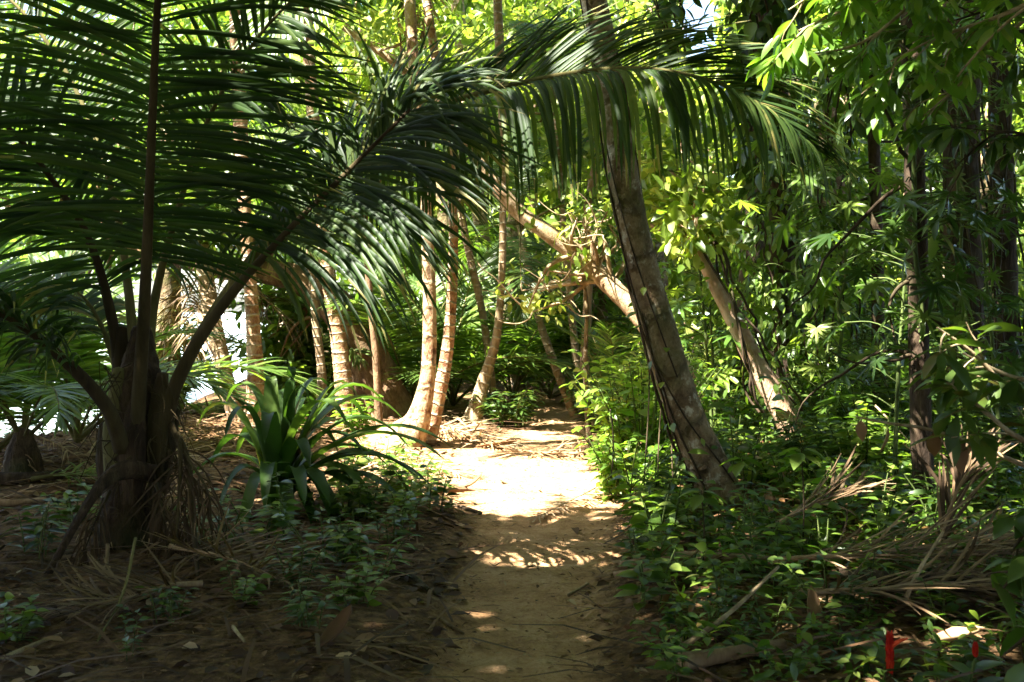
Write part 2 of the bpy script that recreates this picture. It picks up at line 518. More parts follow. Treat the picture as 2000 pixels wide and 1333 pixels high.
M['green_stem'] = bark_mat('green plant stem', [(0.2, (0.04, 0.06, 0.015)), (0.5, (0.07, 0.1, 0.025)), (0.8, (0.12, 0.14, 0.04))], 8.0, None, 0.0, bump=0.2)
M['ground'] = ground_mat()
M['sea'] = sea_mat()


# ------------------------------------------------------------------ ground, path, beach, sea
def axis(stops):
    out = []
    for a, b, s in stops:
        out.append(np.arange(a, b, s))
    return np.unique(np.round(np.concatenate(out), 4))


def build_ground():
    xs = axis([(-400, -60, 20), (-60, -14, 1.5), (-14, -5, 0.3), (-5, 6, 0.07), (6, 14, 0.25), (14, 60, 2), (60, 401, 20)])
    ys = axis([(-30, 3, 1.0), (3, 14, 0.075), (14, 24, 0.14), (24, 60, 1.2), (60, 401, 12)])
    X, Y = np.meshgrid(xs, ys)
    Z = ground_z(X, Y)
    fine = (X > -6) & (X < 7) & (Y > 3) & (Y < 20)
    Z = Z + fine * (rng.normal(0, 0.006, X.shape) + 0.012 * wob(X * 6, Y * 6))
    pd = path_d(X, Y)
    ny, nx = X.shape
    v = np.stack([X, Y, Z], -1).reshape(-1, 3)
    i = np.arange(ny - 1)[:, None] * nx
    j = np.arange(nx - 1)[None]
    q = np.stack([i + j, i + j + 1, i + nx + j + 1, i + nx + j], -1).reshape(-1, 4)
    cx, cy = X.ravel()[q].mean(1), Y.ravel()[q].mean(1)
    onpath = (path_d(cx, cy) < 1.15) & (cy > -4) & (cy < 26)
    pv = smooth(1.75, 0.85, pd)
    clearing = smooth(1.6, 0.5, np.hypot((X + 0.75) / 1.5, (Y - 12.9) / 1.9))
    pv = np.maximum(pv, clearing * 0.9)
    back = smooth(15, 12, Y) * 0 + smooth(2.0, 3.6, np.hypot((X - 1.0) / 3.0, (Y - 13) / 4.0))
    pv = np.maximum(pv, 0.25 * (1 - back))
    bv = smooth(0.25, 0.7, shore(X, Y))
    for name, sel in (('ground', ~onpath), ('path', onpath)):
        qs = q[sel]
        used, inv = np.unique(qs, return_inverse=True)
        mb = MB()
        mb.add(v[used], inv.reshape(-1, 4))
        o = mb.build(name, M['ground'])
        for an, vals in (('path', pv), ('beach', bv)):
            a = o.data.attributes.new(an, 'FLOAT', 'POINT')
            a.data.foreach_set('value', vals.ravel()[used].astype(np.float32))
        tag(o, 'shaded brown forest floor strewn with dead leaves' if name == 'ground' else 'sandy footpath running from shade into the sunlit clearing', None, None, 'structure')
    mb = MB()
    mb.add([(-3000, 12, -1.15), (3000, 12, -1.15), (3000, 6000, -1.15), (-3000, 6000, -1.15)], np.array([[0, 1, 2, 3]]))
    tag(mb.build('sea', M['sea']), 'sea painted pale with glare behind the beach', None, None, 'structure')


build_ground()


# ------------------------------------------------------------------ palm fronds
def frond(name, parent, pts, r0=0.03, r1=0.006, L=1.0, n=85, droop=0.7, a0=82, a1=28, start=0.2, side=None, width=0.042, lift=0.12,
          ls=1.0, rs=1.0, mat='palm', stalk='stalk', jitter=0.12, keep=1.0, steps=6, ragged=0.0, tint=(0.0, 0.9), build=True, curl=0.0, stalk_seg=8, droop2=None, asc2=1.0, vary=0.25):
    q, u = spline(pts, 90)
    T = tangents(q)
    up = np.array([0, 0, 1.0])
    if side is None:
        Bv = np.cross(T, up)
        bad = np.linalg.norm(Bv, axis=1) < 0.15
        Bv[bad] = np.array([1.0, 0, 0])
        Bv = unit(Bv)
    else:
        s = np.asarray(side, dtype=np.float64)
        Bv = unit(s - T * (T @ s)[:, None])
    Uv = np.cross(Bv, T)
    Uv *= np.where((Uv[:, 2:3] < 0) & (side is None), -1, 1)
    tt = np.linspace(start, 0.995, n)
    mb = MB()
    for sgn, sc in ((1, ls), (-1, rs)):
        if sc <= 0:
            continue
        t = np.clip(tt + rng.uniform(-0.3, 0.3, n) / n, 0, 1)
        t = t[rng.uniform(0, 1, n) < keep]
        m = len(t)
        ix = t * 89
        p = np.stack([np.interp(ix, np.arange(90), q[:, k]) for k in range(3)], 1)
        Tt = unit(np.stack([np.interp(ix, np.arange(90), T[:, k]) for k in range(3)], 1))
        Bt = unit(np.stack([np.interp(ix, np.arange(90), Bv[:, k]) for k in range(3)], 1)) * sgn
        Ut = unit(np.stack([np.interp(ix, np.arange(90), Uv[:, k]) for k in range(3)], 1))
        s = (t - start) / (1 - start)
        dside = droop if (sgn > 0 or droop2 is None) else droop2
        wave = 0.16 * np.sin(s * 31 + sgn + L * 9) + 0.12 * np.sin(s * 67 + L * 5)
        a = (1.0 if sgn > 0 else asc2) * np.radians(np.interp(s, [0, 0.5, 0.85, 1], [a0, (a0 * 0.6 + a1 * 0.4), a1 * 1.15, a1 * 0.5])) + rng.normal(0, jitter * 0.6, m) + wave * min(1.0, jitter * 8)
        d = unit(Bt * np.sin(a)[:, None] + Tt * np.cos(a)[:, None] + Ut * (lift + rng.normal(0, jitter, m))[:, None])
        ln = L * sc * np.interp(s, [0, 0.1, 0.35, 0.7, 0.9, 1], [0.5, 0.85, 1, 0.86, 0.62, 0.42]) * rng.uniform(0.85, 1.05, m)
        if ragged:
            ln *= 1 - ragged * rng.uniform(0, 1, m) ** 2
        dr = dside * rng.uniform(1 - vary, 1 + vary, m)
        nrm = unit(Ut + 0.25 * rng.normal(0, 1, (m, 3)) * jitter * 3)
        rings = []
        prof = np.interp(np.linspace(0, 1, steps + 1), [0, 0.08, 0.3, 0.6, 0.85, 1.0], [0.35, 0.75, 1.0, 0.85, 0.5, 0.04])
        bend = rng.normal(0, 1, (m, 3)) * curl
        for k in range(steps + 1):
            Wd = unit(np.cross(d, nrm))
            w = (width * prof[k] * (0.6 + 0.4 * ln / L))[:, None] * 0.5
            nn = np.cross(Wd, d)
            rings.append(np.stack([p - Wd * w - nn * w * 0.45, p, p + Wd * w - nn * w * 0.45], 1))
            p = p + d * (ln / steps)[:, None]
            d = unit(d + np.array([0, 0, -1.0]) * (dr / steps * (1.75 * (1 - k / steps) ** 1.3 + 0.22 if dside > 1.6 else 0.5 + 1.0 * k / steps))[:, None] + bend / steps)
        V = np.stack(rings, 1)                      # m, steps+1, 3, 3
        kk = np.arange(steps)[:, None] * 3
        jj = np.array([[0, 1]])
        fq = np.stack([kk + jj, kk + jj + 1, kk + jj + 4, kk + jj + 3], -1).reshape(-1, 4)
        fa = (fq[None] + (np.arange(m) * (steps + 1) * 3)[:, None, None]).reshape(-1, 4)
        tn = np.repeat(rng.uniform(tint[0], tint[1], m), len(fq)).reshape(m, steps, 2)
        if steps >= 6:
            worn = rng.uniform(0, 1, m) < 0.35
            tn[worn, -1, :] += 0.75
            tn[worn & (rng.uniform(0, 1, m) < 0.4), -2, :] += 0.4
        tn = tn.reshape(-1)
        mb.add(V.reshape(-1, 3), fa, 0, tn)
    fo = mb.build(name, M[mat], parent)
    sb = MB()
    tube(sb, q[::6], np.interp(np.linspace(0, 1, len(q[::6])), [0, 0.12, 0.5, 1], [r0 * 1.25, r0, (r0 + r1) * 0.45, r1]), seg=stalk_seg, n=40, flat=0.75)
    sb.build('stalk', M[stalk], fo)
    return fo


# generic frond meshes for the other palms, each rooted at the origin and arching along +x
def generic_frond(elev, length, curve, **kw):
    pts = []
    a = math.radians(elev)
    p = np.zeros(3)
    for k in range(9):
        pts.append(p.copy())
        p = p + np.array([math.cos(a), 0, math.sin(a)]) * length / 8
        a -= math.radians(curve) / 8 * (0.5 + k / 8)
    return frond('frond', None, pts, **kw)


FRONDS = {}


def make_fronds(key, mat, stalk, specs, **kw):
    FRONDS[key] = []
    for el, ln, cv in specs:
        f = generic_frond(el, ln, cv, mat=mat, stalk=stalk, **kw)
        FRONDS[key].append(f)


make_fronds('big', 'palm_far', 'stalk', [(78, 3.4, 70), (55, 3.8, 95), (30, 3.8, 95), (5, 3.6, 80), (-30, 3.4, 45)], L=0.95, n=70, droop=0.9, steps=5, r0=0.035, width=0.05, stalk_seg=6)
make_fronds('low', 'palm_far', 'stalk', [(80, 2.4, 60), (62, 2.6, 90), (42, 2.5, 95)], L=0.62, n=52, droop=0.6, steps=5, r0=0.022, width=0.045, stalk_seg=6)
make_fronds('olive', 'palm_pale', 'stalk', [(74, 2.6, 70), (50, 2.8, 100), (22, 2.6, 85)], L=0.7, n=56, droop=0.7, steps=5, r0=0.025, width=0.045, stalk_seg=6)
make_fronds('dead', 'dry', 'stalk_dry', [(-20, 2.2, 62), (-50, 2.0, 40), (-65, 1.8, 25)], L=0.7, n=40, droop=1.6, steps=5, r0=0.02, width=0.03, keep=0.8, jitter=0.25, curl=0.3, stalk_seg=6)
_used_frond = set()


def add_frond(parent, key, k, az, at, scale=1.0, roll=0.0):
    src = FRONDS[key][k % len(FRONDS[key])]
    if src.name in _used_frond:
        o = copy_tree(src)
    else:
        o = src
        _used_frond.add(src.name)
    o.parent = parent
    o.location = [float(c) for c in at]
    o.rotation_euler = (roll, 0, math.radians(az))
    o.scale = (scale, scale, scale)
    return o


def palm(name, label, base, trunk_pts, radii, bark, key='big', nf=12, ring=0.05, group='coconut palms along the path', scale=1.0, dead=0, az0=0.0, trunk_n=150, seg=16, ring_step=0.13, skip=None, elevs=None):
    root = thing(name, label, 'palm tree', base, group)
    pts = np.asarray(trunk_pts) - np.asarray(base)
    mb = MB()
    ln = np.sum(np.linalg.norm(np.diff(pts, axis=0), axis=1))
    tube(mb, pts, radii, seg=seg, n=max(30, int(ln / 0.03)), bump=0.025, ring=ring, ring_step=ring_step)
    mb.build('trunk', M[bark], root)
    top = pts[-1]
    for i in range(nf):
        az = az0 + i * 137.5 + random.uniform(-12, 12)
        if skip and skip(az % 360):
            continue
        k = i % len(FRONDS[key]) if elevs is None else elevs[i % len(elevs)]
        add_frond(root, key, k, az, top + np.array([0, 0, random.uniform(-0.05, 0.08)]), scale * random.uniform(0.85, 1.1), random.uniform(-0.2, 0.2))
    for i in range(dead):
        add_frond(root, 'dead', i, az0 + 40 + i * 113, top + np.array([0, 0, -0.12 - 0.05 * i]), scale * random.uniform(0.7, 1.0))
    return root


# ------------------------------------------------------------------ THE YOUNG COCONUT PALM IN THE LEFT FOREGROUND
def main_palm():
    D0 = 7.4
    base = G(258, D0)
    root = thing('coconut_palm', 'large young coconut palm with dark arching fronds rising in the shade beside the path', 'palm tree', base)
    b = base

    def R(px, py, d):
        return P(px, py, d) - b
    mb = MB()
    tube(mb, [R(255, 1120, D0), R(256, 1060, D0), R(262, 960, D0), R(268, 860, D0), R(272, 760, D0), R(276, 640, D0 + 0.1)],
         [0.25, 0.235, 0.19, 0.17, 0.15, 0.06], seg=22, n=90, bump=0.06, ring=0.06, ring_step=0.09)
    mb.build('trunk', M['fibre'], root)
    # broad sheathing leaf bases that clasp the trunk
    for (x0, y0, x1, y1, r, dd, mt) in [(222, 960, 232, 720, 0.085, -0.12, 'stalk'), (300, 940, 318, 730, 0.09, -0.12, 'stalk_brown'), (255, 985, 270, 760, 0.10, -0.2, 'fibre'), (240, 900, 238, 640, 0.08, 0.1, 'stalk_brown'), (310, 960, 345, 800, 0.07, 0.05, 'fibre'), (212, 980, 200, 830, 0.06, 0.0, 'fibre')]:
        s = MB()
        tube(s, [R(x0, y0, D0 + dd), R((x0 + x1) / 2 - 3, (y0 + y1) / 2, D0 + dd), R(x1, y1, D0 + dd * 0.7)], [r * 0.7, r, r * 0.45], seg=12, n=24, bump=0.05, flat=0.5)
        s.build('leaf_base', M[mt], root)
    # tangled fibre hanging from the crown shaft
    s = MB()
    for k in range(170):
        x, y = rng.uniform(200, 345), rng.uniform(700, 1020)
        d = D0 - 0.18 + rng.uniform(-0.05, 0.1)
        p0 = R(x, y, d)
        p1 = p0 + np.array([rng.uniform(-0.12, 0.12), rng.uniform(-0.08, 0.04), rng.uniform(-0.22, 0.06)])
        p2 = p1 + np.array([rng.uniform(-0.12, 0.12), rng.uniform(-0.05, 0.05), rng.uniform(-0.3, -0.05)])
        tube(s, [p0, p1, p2], np.array([0.005, 0.004, 0.002]) * rng.uniform(0.5, 1.3), seg=4, n=7, cap=False)
    s.build('fibre_tangle', M['stalk_brown'], root)
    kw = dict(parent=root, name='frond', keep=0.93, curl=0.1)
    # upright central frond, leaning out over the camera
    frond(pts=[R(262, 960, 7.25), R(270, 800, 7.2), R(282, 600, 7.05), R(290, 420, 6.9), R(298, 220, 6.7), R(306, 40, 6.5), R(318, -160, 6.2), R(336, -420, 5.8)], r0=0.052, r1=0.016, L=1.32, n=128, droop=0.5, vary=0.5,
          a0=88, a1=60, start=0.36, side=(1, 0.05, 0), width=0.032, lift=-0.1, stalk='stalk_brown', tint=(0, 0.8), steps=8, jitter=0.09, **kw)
    # the frond that rises to the right and ends above the path, a curtain of leaflets below it
    frond(pts=[R(318, 850, 7.3), R(350, 735, 7.25), R(440, 590, 7.2), R(560, 455, 7.1), R(650, 365, 7.05), R(740, 275, 7.0), R(815, 200, 6.95), R(836, 178, 6.94)], r0=0.05, r1=0.012, L=1.3, n=128, droop=1.3, droop2=2.3, rs=0.75, vary=0.4,
          a0=72, a1=34, start=0.48, side=(0.62, -0.45, -0.62), width=0.032, lift=0.15, stalk='stalk_brown', tint=(0, 0.95), steps=8, jitter=0.1, **kw)
    # the long frond that bows over the path to the right
    frond(pts=[R(322, 800, 7.5), R(400, 640, 7.55), R(520, 470, 7.55), R(660, 320, 7.5), R(780, 240, 7.45), R(900, 193, 7.35), R(1030, 160, 7.25), R(1170, 136, 7.1), R(1300, 138, 7.0), R(1420, 170, 6.95), R(1520, 228, 6.9), R(1590, 290, 6.9)],
          r0=0.045, r1=0.007, L=1.0, n=153, droop=3.0, droop2=0.85, asc2=0.62, vary=0.45, a0=78, a1=22, start=0.34, side=(0.15, -0.75, -0.62), width=0.032, lift=0.22, stalk='stalk', tint=(0.1, 1.0), steps=8, jitter=0.07, **kw)
    # up to the left
    frond(pts=[R(240, 820, 7.5), R(222, 640, 7.5), R(170, 460, 7.4), R(85, 330, 7.3), R(0, 235, 7.2), R(-130, 150, 7.0), R(-300, 130, 6.9)], r0=0.045, r1=0.01, L=1.2, n=102, droop=1.0,
          a0=75, a1=35, start=0.28, side=(-0.3, -0.6, -0.7), width=0.032, lift=0.1, stalk='stalk_brown', tint=(0, 0.6), steps=7, **kw)
    # low thick one to the left
    frond(pts=[R(240, 880, 7.2), R(205, 790, 7.05), R(110, 690, 6.9), R(0, 610, 6.7), R(-150, 560, 6.5), R(-330, 600, 6.3)], r0=0.052, r1=0.014, L=1.1, n=89, droop=1.2,
          a0=70, a1=35, start=0.3, width=0.032, stalk='stalk_brown', tint=(0, 0.5), steps=7, **kw)
    # smaller pale arch behind, to the left
    frond(pts=[R(245, 800, 7.8), R(215, 680, 7.85), R(165, 585, 7.9), R(100, 560, 7.9), R(20, 590, 7.9), R(-60, 650, 7.9)], r0=0.03, r1=0.006, L=0.75, n=89, droop=1.3, a0=75, a1=35, start=0.3,
          width=0.032, stalk='stalk', mat='palm', tint=(0.3, 1.1), steps=7, **kw)
    # steep ones behind
    frond(pts=[R(285, 800, 7.6), R(300, 600, 7.8), R(345, 420, 7.5), R(400, 250, 7.3), R(470, 120, 7.1), R(560, 10, 6.9), R(650, -60, 6.8)], r0=0.04, r1=0.008, L=0.8, n=80, droop=0.9, a0=78, a1=35, start=0.3,
          side=(0.7, -0.3, -0.6), width=0.032, stalk='stalk', tint=(0.1, 0.9), steps=7, **kw)
    frond(pts=[R(270, 800, 7.6), R(250, 560, 7.8), R(215, 360, 7.9), R(140, 160, 8.0), R(20, 0, 8.0), R(-140, -100, 8.0)], r0=0.04, r1=0.008, L=1.15, n=102, droop=0.8, a0=78, a1=35, start=0.3,
          side=(-0.7, -0.3, -0.6), width=0.032, stalk='stalk', tint=(0.0, 0.7), steps=7, **kw)
    # dead stalk bent down to the ground at the left, dead fronds hanging in the middle
    s = MB()
    tube(s, [R(300, 925, 7.1), R(245, 918, 7.0), R(200, 945, 6.9), R(150, 1020, 6.75), R(100, 1110, 6.6), R(55, 1185, 6.5)], [0.06, 0.06, 0.045, 0.032, 0.026, 0.02], seg=8, n=40, flat=0.5, bump=0.04)
    s.build('dead_stalk', M['fibre'], root)
    frond(name='dead_frond', parent=root, pts=[R(345, 850, 7.2), R(366, 900, 7.1), R(376, 1000, 7.0), R(384, 1100, 6.6), R(392, 1185, 6.1), R(400, 1260, 5.6)], r0=0.022, r1=0.014, L=0.85, n=30, droop=2.4, a0=75, a1=45, start=0.35,
          side=(1, 0, 0.1), width=0.014, lift=0.8, mat='dry', stalk='stalk_brown', tint=(-0.6, 0.2), jitter=0.3, curl=0.5, keep=0.85, steps=8)
    frond(name='dead_frond', parent=root, pts=[R(335, 830, 7.25), R(352, 880, 7.1), R(350, 960, 7.0), R(345, 1040, 6.9), R(338, 1085, 6.8)], r0=0.02, r1=0.008, L=0.6, n=22, droop=1.4, a0=40, a1=20, start=0.2,
          side=(1, 0.2, 0), width=0.014, lift=0.15, mat='dry', stalk='stalk_brown', tint=(-0.6, 0.1), jitter=0.25, curl=0.4, keep=0.8)
    for (x0, y0, x1, y1, x2, y2, dd) in [(330, 880, 372, 960, 360, 1090, 7.0), (300, 930, 318, 1000, 330, 1100, 6.95), (350, 870, 405, 960, 420, 1110, 6.9), (215, 960, 190, 1010, 160, 1090, 6.95)]:
        frond(name='dead_frond', parent=root, pts=[R(x0, y0, 7.15), R(x1, y1, dd), R((x1 + x2) / 2, (y1 + y2) / 2, dd - 0.05), R(x2, y2, dd - 0.15)], r0=0.012, r1=0.004, L=0.36, n=22, droop=2.4, a0=40, a1=20, start=0.2,
              side=(1, 0.2, 0), width=0.012, lift=0.1, mat='dry', stalk='stalk_brown', tint=(-0.4, 0.3), jitter=0.3, curl=0.5, keep=0.8)


main_palm()


# ------------------------------------------------------------------ coconut trunks and other palms
def px_path(lst, d):
    """[(px, py, width px)] at depth d (number or list) -> points, radii"""
    pts, rad = [], []
    for i, (x, y, w) in enumerate(lst):
        dd = d if not isinstance(d, (list, tuple)) else d[i]
        pts.append(P(x, y, dd))
        rad.append(0.5 * w / F * dd)
    return np.array(pts), np.array(rad)


def ground_under(pts):
    b = pts[0].copy()
    b[2] = ground_z(b[0], b[1])
    return b


def palm_px(name, label, lst, d, bark, **kw):
    pts, rad = px_path(lst, d)
    return palm(name, label, ground_under(pts), pts, rad, bark, **kw)


palm_px('coconut_palm', 'pale spotted coconut trunk with flared foot, left one of the sunlit pair', [(768, 888, 136), (780, 872, 108), (800, 846, 74), (818, 815, 48), (834, 745, 32), (839, 675, 28), (839, 570, 26), (836, 500, 25), (834, 430, 24), (826, 300, 24), (812, 170, 23), (800, 0, 22), (788, -300, 21), (776, -620, 20), (770, -950, 20)], 13.0,
        'coconut_spot', ring=0.0, nf=10, dead=2, seg=22)
palm_px('coconut_palm', 'reddish coconut trunk with pale rings, right one of the sunlit pair', [(832, 866, 36), (843, 838, 31), (856, 780, 28), (870, 710, 25), (878, 640, 22), (883, 570, 20), (885, 500, 19), (885, 430, 18), (876, 290, 18), (862, 185, 18), (834, 10, 17), (812, -140, 17), (804, -230, 17)], 13.3,
        'coconut_red', ring=0.045, nf=8, az0=50, dead=1, seg=22)
palm_px('coconut_palm', 'straight orange ringed coconut trunk standing alone left of the strap-leaved plant', [(488, 860, 46), (491, 830, 41), (498, 780, 36), (498, 710, 31), (493, 622, 27), (488, 540, 25), (480, 430, 24), (470, 250, 28), (462, 60, 26), (458, -300, 25), (450, -700, 24)], 15.0,
        'coconut_red', ring=0.035, nf=9, az0=20, seg=20)
palm_px('coconut_palm', 'ringed coconut trunk in the sun, leaning left beside the thick brown trunk', [(672, 870, 46), (674, 820, 38), (670, 740, 34), (655, 620, 29), (641, 550, 26), (632, 480, 24), (622, 350, 25), (610, 200, 24), (600, 40, 22), (592, -300, 22), (585, -760, 20)], 15.4,
        'coconut', ring=0.05, nf=11, az0=80, dead=1, seg=20)
palm_px('coconut_palm', 'leaning tan palm trunk with dry fronds hanging down, behind the big frond stalks', [(476, 850, 38), (460, 810, 33), (446, 760, 31), (433, 700, 31), (416, 630, 33), (404, 560, 33), (394, 480, 28)], 16.0,
        'coconut_grey', key='olive', ring=0.04, nf=9, dead=5, az0=10, seg=18, scale=0.9)
palm_px('palm_tree', 'slender palm with a brown skirt of dead fronds at the bend of the path', [(918, 832, 46), (930, 800, 34), (945, 745, 26), (970, 657, 17), (980, 540, 14), (982, 460, 14), (982, 330, 13), (980, 180, 18), (972, 0, 18), (965, -320, 17), (960, -600, 16)], 15.6,
        'coconut_grey', ring=0.03, nf=9, az0=30, seg=14)
palm_px('palm_tree', 'thin grey palm trunk leaning back beside the far end of the path', [(1122, 812, 20), (1112, 785, 19), (1090, 730, 18), (1068, 670, 16), (1052, 620, 15), (1035, 540, 14), (1015, 440, 14)], 17.0,
        'coconut_grey', ring=0.03, nf=6, az0=70, seg=12, scale=0.6)
palm_px('palm_tree', 'thin upright tan palm trunk right of the far end of the path', [(1140, 815, 20), (1133, 760, 18), (1124, 690, 16), (1117, 620, 15), (1108, 520, 14), (1096, 380, 13), (1085, 230, 13)], 17.4,
        'coconut_grey', ring=0.03, nf=6, az0=120, seg=12, scale=0.65)
palm_px('palm_tree', 'grey forest palm trunk in the middle distance behind the dark frond curtain', [(958, 815, 30), (955, 720, 27), (952, 600, 27), (944, 480, 29), (932, 380, 30), (918, 250, 28), (900, 90, 26), (880, -200, 25), (870, -450, 23)], 21,
        'coconut_grey', ring=0.03, nf=9, az0=200, seg=12)
palm_px('palm_tree', 'thin palm leaning left with a bare ringed stem, behind the sunlit pair', [(968, 820, 16), (955, 700, 15), (940, 600, 15), (922, 520, 15), (905, 440, 15), (890, 330, 14)], 17.2,
        'coconut_grey', ring=0.03, nf=6, az0=160, seg=12, scale=0.6)

for lab, px, d, key, nf, az0, sc, cat in [
        ('low dark palm with feathery fronds behind the sunlit pair of coconut trunks', 800, 17.3, 'low', 9, 10, 1.15, 'low palm'),
        ('trunkless palm spreading wide fronds right behind the reddish ringed trunk', 885, 18.2, 'low', 10, 60, 1.2, 'low palm'),
        ('trunkless palm with arching fronds beside the slender skirted palm', 1000, 19.5, 'low', 9, 100, 1.0, 'low palm'),
        ('pale green trunkless palm under the leaning branch, far end of path', 1075, 21.0, 'olive', 9, 30, 1.1, 'low palm'),
        ('upright bright palm seedling beside the light green bush', 1195, 15.6, 'low', 7, 140, 0.7, 'low palm'),
        ('trunkless palm in shade where the path disappears', 1010, 22.0, 'low', 9, 20, 1.1, 'low palm'),
        ('trunkless palm left of the thick brown leaning trunk', 625, 18.5, 'olive', 9, 50, 1.0, 'low palm'),
        ('dark trunkless palm standing before the sea at the far left edge', -20, 11.6, 'low', 10, 15, 1.15, 'low palm'),
        ('dark trunkless palm before the sea, just left of the young coconut palm', 150, 13.0, 'low', 10, 95, 1.1, 'low palm'),
        ('small olive palm between the big frond stalks and the leaning tan palm', 350, 17.5, 'olive', 8, 40, 0.7, 'low palm'),
        ('tall trunkless palm behind the thin upright tan trunk', 1150, 20.5, 'low', 9, 75, 1.3, 'low palm')]:
    b = G(px, d)
    root = thing('low_palm', lab, cat, b, 'low palms of the understorey')
    for i in range(nf):
        add_frond(root, key, i % 3, az0 + i * 137.5, (0, 0, 0.02), sc * random.uniform(0.8, 1.1), random.uniform(-0.15, 0.15))

# small palm on the bank at the far left
b = G(40, 10.5)
root = thing('low_palm', 'small coconut palm with fibrous brown foot at the left edge before the sea', 'low palm', b, 'low palms of the understorey')
mb = MB()
tube(mb, [(0, 0, -0.05), (0.02, 0, 0.15), (0.03, 0, 0.42)], [0.2, 0.17, 0.06], seg=14, n=20, bump=0.12)
mb.build('trunk', M['fibre'], root)
for i in range(8):
    add_frond(root, 'low', i % 3, 25 + i * 137.5, (0.02, 0, 0.3), random.uniform(0.75, 1.0), random.uniform(-0.2, 0.2))
for i in range(3):
    add_frond(root, 'dead', i, 10 + i * 120, (0.02, 0, 0.4), 0.5)


# ------------------------------------------------------------------ broadleaf trees
SKY_GAPS = [(1365, 40, 46, 95), (1640, 120, 16, 28), (1425, 330, 16, 22), (1015, -20, 10, 10)]


def to_px(p):
    return 1000 + p[:, 0] / p[:, 1] * F, HORIZON - (p[:, 2] - EYE) / p[:, 1] * F


def gap_keep(p):
    """the openings in the forest canopy that let the sky through"""
    x, y = to_px(p)
    keep = np.ones(len(p), bool)
    for gx, gy, rx, ry in SKY_GAPS:
        keep &= ((x - gx) / rx) ** 2 + ((y - gy) / ry) ** 2 > rng.uniform(0.6, 1.25, len(p))
    return keep


def crown(mb, blobs, tpl, size, mat=0, per=7, gaps=False, up=0.5, tint=(0, 1), flt=None):
    """leaf clusters: blobs = (centre, radii, clusters)"""
    for c, r, n in blobs:
        c = np.asarray(c)
        r = np.asarray(r) * np.ones(3)
        q = rng.normal(0, 1, (n, 3))
        q = unit(q) * rng.uniform(0.25, 1.0, (n, 1)) ** 0.6
        q *= 1 + 0.25 * np.sin(q[:, :1] * 5 + c[0]) + 0.2 * np.sin(q[:, 2:] * 7 + c[1])
        ctr = c + q * r
        out = unit(q + rng.normal(0, 0.35, (n, 3)))
        base_t = np.clip(rng.normal(0.5, 0.22, n), 0, 1)
        k = per
        Pp = np.repeat(ctr, k, 0) + rng.normal(0, size * 0.55, (n * k, 3))
        D = unit(np.repeat(out, k, 0) * 0.5 + rng.normal(0, 0.6, (n * k, 3)) + np.array([0, 0, -0.35]))
        Nn = unit(rng.normal(0, 0.55, (n * k, 3)) + np.array([0, 0, up]) + np.repeat(out, k, 0) * 0.35 + SUN * 0.3)
        tn = np.clip(np.repeat(base_t, k) + rng.normal(0, 0.18, n * k), 0, 1) * (tint[1] - tint[0]) + tint[0]
        S = size * rng.uniform(0.65, 1.25, n * k)
        if gaps:
            kp = gap_keep(Pp)
            Pp, D, Nn, S, tn = Pp[kp], D[kp], Nn[kp], S[kp], tn[kp]
        if flt is not None:
            kp = flt(Pp)
            Pp, D, Nn, S, tn = Pp[kp], D[kp], Nn[kp], S[kp], tn[kp]
        place(mb, tpl, Pp, D, Nn, S, mat, tn)


def wiggle(p, d, ln, n, curl=0.5, droop=0.0):
    pts = [np.array(p, dtype=float)]
    d = unit(np.array(d, dtype=float))
    for k in range(n):
        d = unit(d + rng.normal(0, curl, 3) + np.array([0, 0, -droop]))
        pts.append(pts[-1] + d * ln / n)
    return np.array(pts), d


def tree(name, label, trunk_pts, radii, bark, blobs, tpl, size, leaf, cat='tree', group=None, per=7, branches=6, gaps=True, bump=0.06, seg=14, extra_twigs=0, twig='twig', tint=(0, 1), flt=None):
    base = ground_under(np.asarray(trunk_pts))
    root = thing(name, label, cat, base, group)
    pts = np.asarray(trunk_pts) - base
    mb = MB()
    ln = np.sum(np.linalg.norm(np.diff(pts, axis=0), axis=1))
    tube(mb, pts, radii, seg=seg, n=max(24, int(ln / 0.08)), bump=bump)
    mb.build('trunk', M[bark], root)
    if blobs:
        bb = MB()
        tq = spline(np.hstack([pts, np.asarray(radii)[:, None]]), 60)[0]
        for c, r, n in blobs:
            c = np.asarray(c) - base
            near = int(np.argmin(np.linalg.norm(tq[:, :3] - c, axis=1)))
            forks = []
            for k in range(branches):
                i0 = int(np.clip(near - rng.integers(0, 7), 0, 59))
                t0, rt = tq[i0, :3], min(tq[i0, 3], 0.07)
                e = c + unit(rng.normal(0, 1, 3)) * np.asarray(r) * np.ones(3) * 0.75
                m1 = (t0 + e) / 2 + rng.normal(0, 0.12, 3) * np.linalg.norm(e - t0)
                tube(bb, [t0, m1, e], [rt * 0.55, rt * 0.32, 0.008], seg=6, n=14, bump=0.08, cap=False)
                forks += [e, spline([t0, m1, e], 5)[0][3], m1]
            for k in range(extra_twigs):
                s = forks[int(rng.integers(0, len(forks)))]
                w, _ = wiggle(s, rng.normal(0, 1, 3), rng.uniform(0.5, 1.4), 7, 0.42)
                tube(bb, w, np.linspace(0.012, 0.003, len(w)), seg=5, n=20, cap=False, mat=1)
        bb.build('branch', [M[bark], M[twig]], root)
        cm = MB()
        save = [(np.asarray(c), r, n) for c, r, n in blobs]
        crown(cm, save, tpl, size, 0, per, gaps, tint=tint, flt=flt)
        for k in range(len(cm.v)):
            cm.v[k] = cm.v[k] - base
        cm.build('crown', M[leaf], root)
    return root


exec_later = []


def B(px, py, d, rx, ry, rz, n):
    return (P(px, py, d), (rx, ry, rz), n)


def tree_px(name, label, lst, d, *a, **k):
    pts, rad = px_path(lst, d)
    return tree(name, label, pts, rad, *a, **k)


